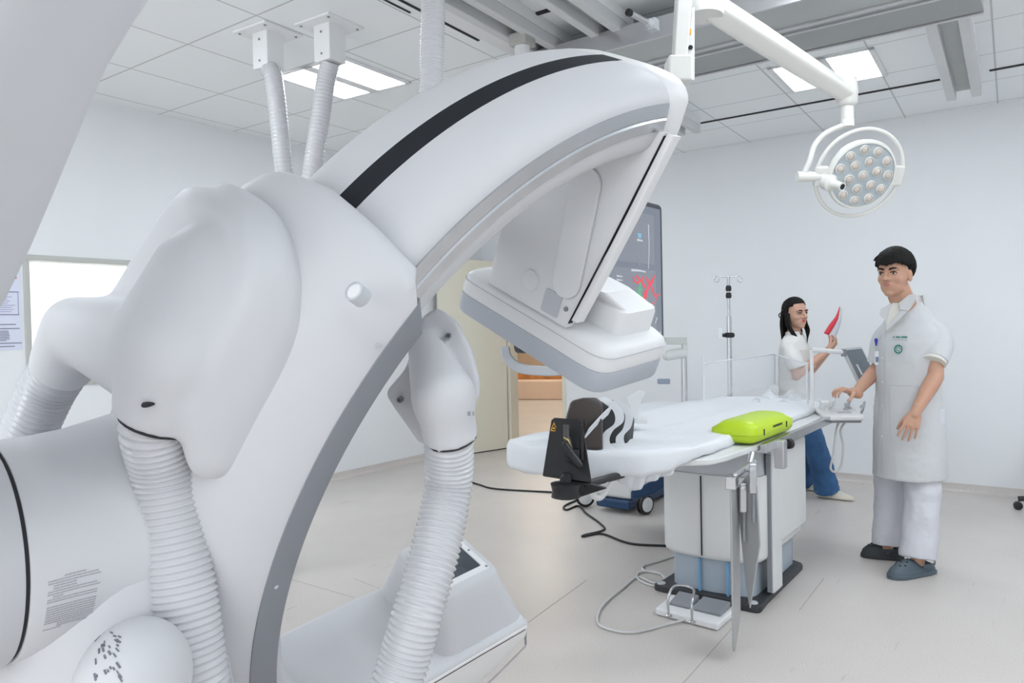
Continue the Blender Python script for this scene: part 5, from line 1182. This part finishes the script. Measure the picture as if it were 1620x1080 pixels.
for i in range(60):                                            # tousled tufts on top
    ph = rg.uniform(0, 2*PI); th = rg.uniform(.0, .95); x, y, z = math.sin(th)*math.cos(ph), math.sin(th)*math.sin(ph), math.cos(th)
    p0 = MH.p(.08*x, -.012+.10*y, .042+.094*z); e_ = p0+MH.l*rg.uniform(-.035, .03)+MH.f*rg.uniform(-.01, .04)+MH.u*(rg.uniform(-.006, .004)-.03*th); m_ = (p0+e_)/2+MH.u*.007
    hm.tube(spline([p0, m_, e_], 4), [.009]*4+[.007]*2+[.006, .004, .002], 6)
MH.e(hm, 0, -.022, .045, .078, .088, .082)
hm.build('hair', HAIR, man, remesh=.0032, smooth=1)
# coat
ct = MB()
ct.loft([[torso_pt(MN, a, z) for a in np.linspace(0, 2*PI, 48, endpoint=False)] for z, *_ in TS])
cuL, cuR = at_d(1478, 570, BD-.13), at_d(1389, 575, BD+.115)
def sleeve(m, s0, s1, s2, r):
    P = spline([s0, s1, s2], 6); n = len(P); m.tube(P, list(np.interp(np.arange(n), [0, n*.4, n-1], r)), 24)
sleeve(ct, MN.p(.085, -.022, 1.295), MN.p(.152, -.018, 1.215), cuL, (.046, .058, .064))
sleeve(ct, MN.p(-.08, -.022, 1.295), MN.p(-.13, -.02, 1.215), cuR, (.044, .054, .058))
coat = folds(ct.build('coat', COAT, man, remesh=.0065, smooth=5), .010)
dL = unit(cuL-MN.p(.152, -.018, 1.215))
m = MB(); m.tube([cuL-dL*.03, cuL+dL*.014], .0595, 24); m.build('tee_cuff', TEE, man)
def on_coat(pts, off, th, mt, nm, par, closed=True):
    off += .003
    """a flat piece of cloth following the front of the coat"""
    P = [torso_hit(MN, x, y, off) for x, y in pts]; m = MB(); m.loft([P, [p-FW*th for p in P]]); return m.build(nm, mt, par, bevel=.0012)
def stitch(pts, nm, par, mt, r=.0012, off=.004):
    m = MB(); m.tube([torso_hit(MN, x, y, off) for x, y in pts], r, 5); return m.build(nm, mt, par)
SEAMC = mat('coat_seam', (.50, .51, .525), .8)
# T-shirt at the open neck, collar and lapels
def nplane(px, py, off): return at_plane(px, py, MN.p(.02, .095+off, 1.33), unit(MN.f*.93-Z*-.35+MN.l*.1))
def piece(pts, off, th, mt, nm, par, bev=.003):
    P = [nplane(x, y, off) for x, y in pts]; n_ = unit(MN.f*.93+Z*.35); m = MB(); m.loft([[p-n_*th for p in P], P]); return m.build(nm, mt, par, bevel=bev)
piece([(1404, 486), (1412, 478), (1422, 479), (1430, 484), (1424, 500), (1402, 520)], .004, .05, TEE, 'tee_shirt', man)
piece([(1421, 479), (1437, 466), (1449, 464), (1447, 476), (1437, 491), (1424, 490)], .022, .012, COAT, 'collar', coat)
piece([(1424, 491), (1437, 491), (1426, 502), (1402, 523), (1401, 518), (1420, 497)], .018, .008, COAT, 'lapel', coat)
piece([(1409, 478), (1404, 482), (1394, 488), (1391, 497), (1399, 504), (1401, 519), (1404, 500), (1409, 484)], .012, .008, COAT, 'lapel', coat)
m = MB(); ring = []
for a in np.linspace(-.15, PI+.15, 24):
    c_ = MN.p(0, -.026, 1.437); e_ = MN.l*math.cos(a)*.070+(-MN.f)*math.sin(a)*.064
    ring.append([c_+e_-Z*.03, c_+e_*1.16-Z*.045, c_+e_*1.06+Z*.012, c_+e_*.96+Z*.014])
m.loft(ring); m.build('collar', COAT, coat, bevel=.003)
stitch([(1401, 522), (1400, 560), (1399, 600), (1398, 650), (1397, 700), (1396, 752)], 'placket_edge', coat, SEAMC, .0022)
stitch([(1393, 530), (1391, 580), (1390, 640), (1389, 700), (1388, 750)], 'placket_edge', coat, SEAMC, .0014)
for y in (566, 604, 642, 690):
    m = MB(); q = torso_hit(MN, 1396, y, .003); m.lathe([(.006, -.001), (.006, .002)], q, unit(MN.f-.3*RT), 12); m.build('button', mat('button_white', (.66, .66, .66), .3), coat)
stitch([(1411, 537), (1424, 537.5), (1436, 538)], 'pocket_edge', coat, SEAMC, .0016)
stitch([(1407, 609), (1430, 610), (1452, 611), (1466, 612)], 'pocket_edge', coat, SEAMC, .0018)
stitch([(1407, 609), (1407, 640), (1408, 680), (1410, 700)], 'pocket_edge', coat, SEAMC, .0014)
# name line and round emblem on the breast
rr3 = random.Random(8); x = 1412.5
for k, wd in enumerate((1.6, .8, 2.4, 2.4, 2.2, 2.3, 1.6, 2.6, 2.4, 2.2, 2.4)):
    if k not in (2, 6): on_coat([(x, 531.6), (x+wd*.8, 531.6), (x+wd*.8, 534.2+.2*(k % 2)), (x, 534.2)], .0035, .001, GREEN, 'lettering', coat)
    x += wd
ec = (1421.2, 552.2)
def circ(r, n=28): return [(ec[0]+r*.93*math.cos(t), ec[1]+r*math.sin(t)) for t in np.linspace(0, 2*PI, n, endpoint=False)]
em = on_coat(circ(7.6), .0025, .001, mat('emblem_white', (.66, .67, .67), .7), 'emblem', coat)
m = MB(); n = 28
for r0, r1, o_ in ((5.0, 7.2, .0075),):
    A_, B_ = [torso_hit(MN, *q, o_) for q in circ(r0, n)], [torso_hit(MN, *q, o_) for q in circ(r1, n)]
    m.add(A_+B_, [[i, (i+1) % n, n+(i+1) % n, n+i] for i in range(n)])
m.build('emblem_ring', GREEN, em, solid=.001)
m = MB()
fl = [(ec[0]+(3.5+1.1*math.cos(5*t))*math.cos(t)*.9, ec[1]+(3.5+1.1*math.cos(5*t))*math.sin(t)) for t in np.linspace(0, 2*PI, 30, endpoint=False)]
fi = [(ec[0]+(2.4+.8*math.cos(5*t))*math.cos(t)*.9, ec[1]+(2.4+.8*math.cos(5*t))*math.sin(t)) for t in np.linspace(0, 2*PI, 30, endpoint=False)]
A_, B_ = [torso_hit(MN, *q, .0075) for q in fi], [torso_hit(MN, *q, .0075) for q in fl]; m.add(A_+B_, [[i, (i+1) % 30, 30+(i+1) % 30, 30+i] for i in range(30)])
m.build('emblem_flower', GREEN, em, solid=.001)
# badge on a blue clip
m = MB(); q = at_d(1386, 541, BD+.01); m.caps(q+Z*.012, q-Z*.016, .009, .004, 10); m.build('badge_clip', mat('clip_blue', (.02, .03, .32), .4), man)
m = MB(); q = at_d(1387, 566, BD+.0); m.box(q, (.022, .004, .075), np.array([RT, FW, UP]).T); bg = m.build('badge', mat('badge_white', (.62, .63, .66), .35), man, bevel=.002)
m = MB(); m.box(q-FW*.003-Z*.008, (.016, .002, .028), np.array([RT, FW, UP]).T); m.build('badge_photo', mat('badge_photo', (.16, .19, .28), .4), bg)
# trousers: one piece, two loose legs
tr = MB(); tr.ell(MN.p(0, 0, .86), (.14, .10, .14), np.array([MN.l, MN.f, Z]).T, 28, 18)
for an, hp, r in ((anR, hipR, (.088, .080, .076)), (anL, hipL, (.088, .086, .088))):
    lo = an+Z*-.012; kn = (hp+lo)/2-MN.f*.025; P = spline([hp, kn, lo], 8); n = len(P); tr.tube(P, list(np.interp(np.arange(n), [0, n/2, n-1], r)), 28)
folds(tr.build('trousers', TROU, man, remesh=.007, smooth=3), .022)
CLOG = mat('clog_grey', (.085, .115, .14), .6, var=.08); CLOGD = mat('clog_dark', (.030, .036, .040), .6, var=.08)
clog(ftR[0], ftR[1], man, CLOGD, label='dark clog'); cL = clog(ftL[0], ftL[1], man, CLOG, label='blue-grey clog with heel strap')
for (h, t_), mt in ((ftR, CLOGD), (ftL, CLOG)):
    d = unit(t_-h); q = np.cross(Z, d); m = MB()
    P = spline([h+d*.09+q*.05+Z*.055, h+d*.02+q*.05+Z*.062, h-d*.025+Z*.07, h+d*.02-q*.05+Z*.062, h+d*.09-q*.05+Z*.055], 6)
    m.loft([[p-Z*.009, p+Z*.009, p+Z*.009+unit(p-h-d*.05)*.004, p-Z*.009+unit(p-h-d*.05)*.004] for p in P]); m.build('heel_strap', mt, man)
# ------------------------------------------------------------------ the woman behind the table
WD = 5.6
wb = at_d(1268, 505, WD)
WN = Body(wb, RT*.80-FW*.60)
wo = thing('person', 'person with long black hair, white shirt and jeans holding a red paper', 'person', (wb[0], wb[1], 0))
def wp(px, py, dd=0.0): return at_d(px, py, WD+dd)
WH = Head(wp(1259, 497, -.02), unit(RT*.36-FW*.92-Z*.04), Z-.05*RT, .95)
sk = MB(); WH.skull(sk); sk.caps(WH.p(0, -.02, -.055), wp(1256, 530, .0), .043, .048)
sk.ell(wp(1258, 585, 0), (.11, .075, .22), np.array([WN.l, WN.f, Z]).T)
shR, shL = wp(1248, 546, -.09), wp(1268, 547, .10)
elbR, wriR = wp(1260, 594, -.15), wp(1308, 555, -.10)
elbL, wriL = wp(1283, 585, .16), wp(1312, 553, .06)
for a, b, c in ((shR, elbR, wriR), (shL, elbL, wriL)):
    sk.caps(a, b, .028, .034); sk.caps(b, b+(c-b)*.3, .034, .033); sk.caps(b+(c-b)*.3, c, .033, .022)
hand(sk, wriR, unit(wp(1325, 537, -.07)-wriR), unit(-RT*.6+Z*.6+FW*.4), -RT*.6+Z*.7, .92, (.55, .6, .62, .6), (.5, .7))
hand(sk, wriL, unit(wp(1322, 540, .03)-wriL), unit(-RT*.6+Z*.6-FW*.2), -RT*.6+Z*.7, .9, (.6, .65, .7, .7), (.5, .7))
fR = (wp(1296, 781, -.10), wp(1332, 788, -.14)); fR = (at_z(1298, 786, 0), at_z(1338, 791, 0)); fL = (at_z(1262, 772, 0), at_z(1290, 776, 0))
aR, aL = np.array([*(fR[0]+unit(fR[1]-fR[0])*.045)[:2], .09]), np.array([*(fL[0]+unit(fL[1]-fL[0])*.045)[:2], .09])
hR, hL = wp(1268, 662, -.07), wp(1262, 662, .09)
for an, hp in ((aR, hR), (aL, hL)): sk.caps(hp, (hp+an)/2, .07, .048); sk.caps((hp+an)/2, an, .046, .032)
sk.build('body', SKINF, wo, remesh=.0040, smooth=7)
WH.features(wo, LIPR)
# hair: combed back, long locks on the shoulders
hm = MB(); rg = random.Random(6)
def wlim(ph):
    s_ = math.sin(ph); return .90+.10*abs(math.cos(ph))+rg.uniform(-.02, .02) if s_ > .55 else (1.25 if s_ > .1 else (1.9 if s_ > -.3 else 2.2))
locks(WH, hm, 54, (0, 0, 0), ((0, -.014, .038), (.079, .098, .086)), wlim, .013, rg)
WH.e(hm, 0, -.03, .04, .078, .082, .080)
for i in range(26):
    u = i/25; l0 = -.078+.156*u; f0 = -.055-.04*math.sin(PI*u)
    p0 = WH.p(l0, f0, .03); p1 = WH.p(l0*1.1, f0-.01, -.08); p2 = WH.p(l0*1.25, f0+.01, -.16-.06*rg.random()); p3 = WH.p(l0*1.3+rg.uniform(-.01, .01), f0+.02, -.235-.03*rg.random())
    P = spline([p0, p1, p2, p3], 5); n = len(P); hm.tube(P, [.014*(1-.75*(k/(n-1))**2) for k in range(n)], 7)
for sg in (-1, 1):                                             # strands in front of the shoulders
    for j in range(7):
        o = j*.006; P = spline([WH.p(sg*.074, -.03+o, .01), WH.p(sg*.082, -.015+o, -.07), WH.p(sg*.075, .02+o, -.13), WH.p(sg*(.055-.004*j), .055+o*.6, -.20-.01*(j % 3))], 6); n = len(P); hm.tube(P, [.0095*(1-.7*(k/(n-1))**2) for k in range(n)], 7)
hm.build('hair', HAIR, wo, remesh=.0040, smooth=1)
m = MB(); m.tube([WH.p(-.070+.02*math.cos(t)*.3, -.085+.016*math.cos(t), -.005+.018*math.sin(t)) for t in np.linspace(0, 2*PI, 16, endpoint=False)], .004, 8, closed=True, cap=False); m.build('hair_tie', BLACK, wo)
# shirt
SHIRT = mat('shirt_white', (.68, .675, .665), .85, bump=.35, bscale=13, var=.01)
sc = MB(); MW = np.array([WN.l, WN.f, Z]).T
WT = [(.60, .150, .115), (.75, .150, .112), (.90, .150, .108), (1.02, .155, .108), (1.12, .16, .10), (1.18, .135, .085), (1.225, .075, .065)]
wc = wp(1257, 600, 0); 
def wpt(a, z, w, d): 
    c = np.array([wc[0], wc[1], 0]); return c+WN.l*w*math.cos(a)+WN.f*d*math.sin(a)+Z*z
sc.loft([[wpt(a, z, w, d) for a in np.linspace(0, 2*PI, 40, endpoint=False)] for z, w, d in WT])
P = spline([shR+Z*.0, (shR+elbR)/2-FW*.02, elbR-Z*-.055], 6); sc.tube(P, list(np.interp(np.arange(len(P)), [0, 5, len(P)-1], (.052, .066, .062))), 20)
P = spline([shL, (shL+elbL)/2, elbL+Z*.04], 6); sc.tube(P, list(np.interp(np.arange(len(P)), [0, 5, len(P)-1], (.052, .062, .056))), 20)
shirt = folds(sc.build('shirt', SHIRT, wo, remesh=.0065, smooth=4), .018)
m = MB(); c_ = wp(1257, 527, 0)
ring = []
for a in np.linspace(-.9, PI+.9, 22):
    e_ = WN.l*math.cos(a)*.062+(-WN.f)*math.sin(a)*.058; ring.append([c_+e_-Z*.03, c_+e_*1.22-Z*.03, c_+e_*1.10+Z*.008, c_+e_*.98+Z*.014])
m.loft(ring); m.build('collar', SHIRT, shirt, bevel=.003)
# jeans
DENIM = mat('blue_denim', (.035, .105, .24), .8, bump=.3, bscale=60, var=.25, vscale=6)
jn = MB(); jn.ell((hR+hL)/2+Z*.06, (.145, .11, .13), MW, 24, 16)
for an, hp, r in ((aR, hR, (.098, .080, .088)), (aL, hL, (.095, .078, .085))):
    lo = an-Z*.03; P = spline([hp, (hp+lo)/2+WN.f*.03, lo], 8); n = len(P); jn.tube(P, list(np.interp(np.arange(n), [0, n/2, n-1], r)), 24)
jeans = folds(jn.build('jeans', DENIM, wo, remesh=.007, smooth=3), .022)
m = MB(); m.lathe([(.088, -.02), (.0905, -.018), (.0905, .02), (.088, .022)], aR-Z*.02, Z, 24); m.build('turn_up', mat('denim_light', (.06, .15, .30), .85), jeans)
SHOE = mat('shoe_cream', (.62, .58, .50), .6)
for h, t_ in (fR, fL):
    d = unit(t_-h); q = np.cross(Z, d); m = MB(); rings = []
    for s_, w_, hh in ((-.02, .022, .05), (.01, .034, .075), (.07, .037, .08), (.13, .042, .068), (.18, .042, .05), (.22, .032, .038), (.238, .014, .026)):
        rings.append([h+d*s_+q*w_*math.cos(a)+Z*(.012+max(0, math.sin(a))*(hh-.012) if math.sin(a) > 0 else .012+.0115*math.sin(a)) for a in np.linspace(0, 2*PI, 20, endpoint=False)])
    m.loft(rings); m.build('shoe', SHOE, wo, ang=60)
# the paper she holds
pa = thing('paper', 'folded red and white paper held up in the hand of the person in jeans', 'paper', tuple(wp(1318, 520, -.01)))
def sheet_strip(L, R_, mt, nm):
    A = spline([wp(*q) for q in L], 6); B = spline([wp(*q) for q in R_], 6); m = MB(); n = len(A)
    m.add(A+B, [[i, i+1, n+i+1, n+i] for i in range(n-1)]); return m.build(nm, mt, pa, ang=180, solid=.0015)
sheet_strip([(1303, 527, -.03), (1312, 513, -.03), (1322, 500, -.03), (1328, 485, -.03)], [(1311, 530, -.035), (1319, 517, -.035), (1326, 503, -.033), (1329, 484, -.03)], mat('paper_red', (.62, .04, .06), .5), 'red_leaf')
sheet_strip([(1309, 531, -.02), (1319, 517, -.02), (1326, 503, -.02), (1329, 485, -.02)], [(1322, 535, .0), (1327, 520, .0), (1331, 505, -.005), (1331, 487, -.01)], mat('paper_white', (.68, .69, .76), .5), 'white_leaf')
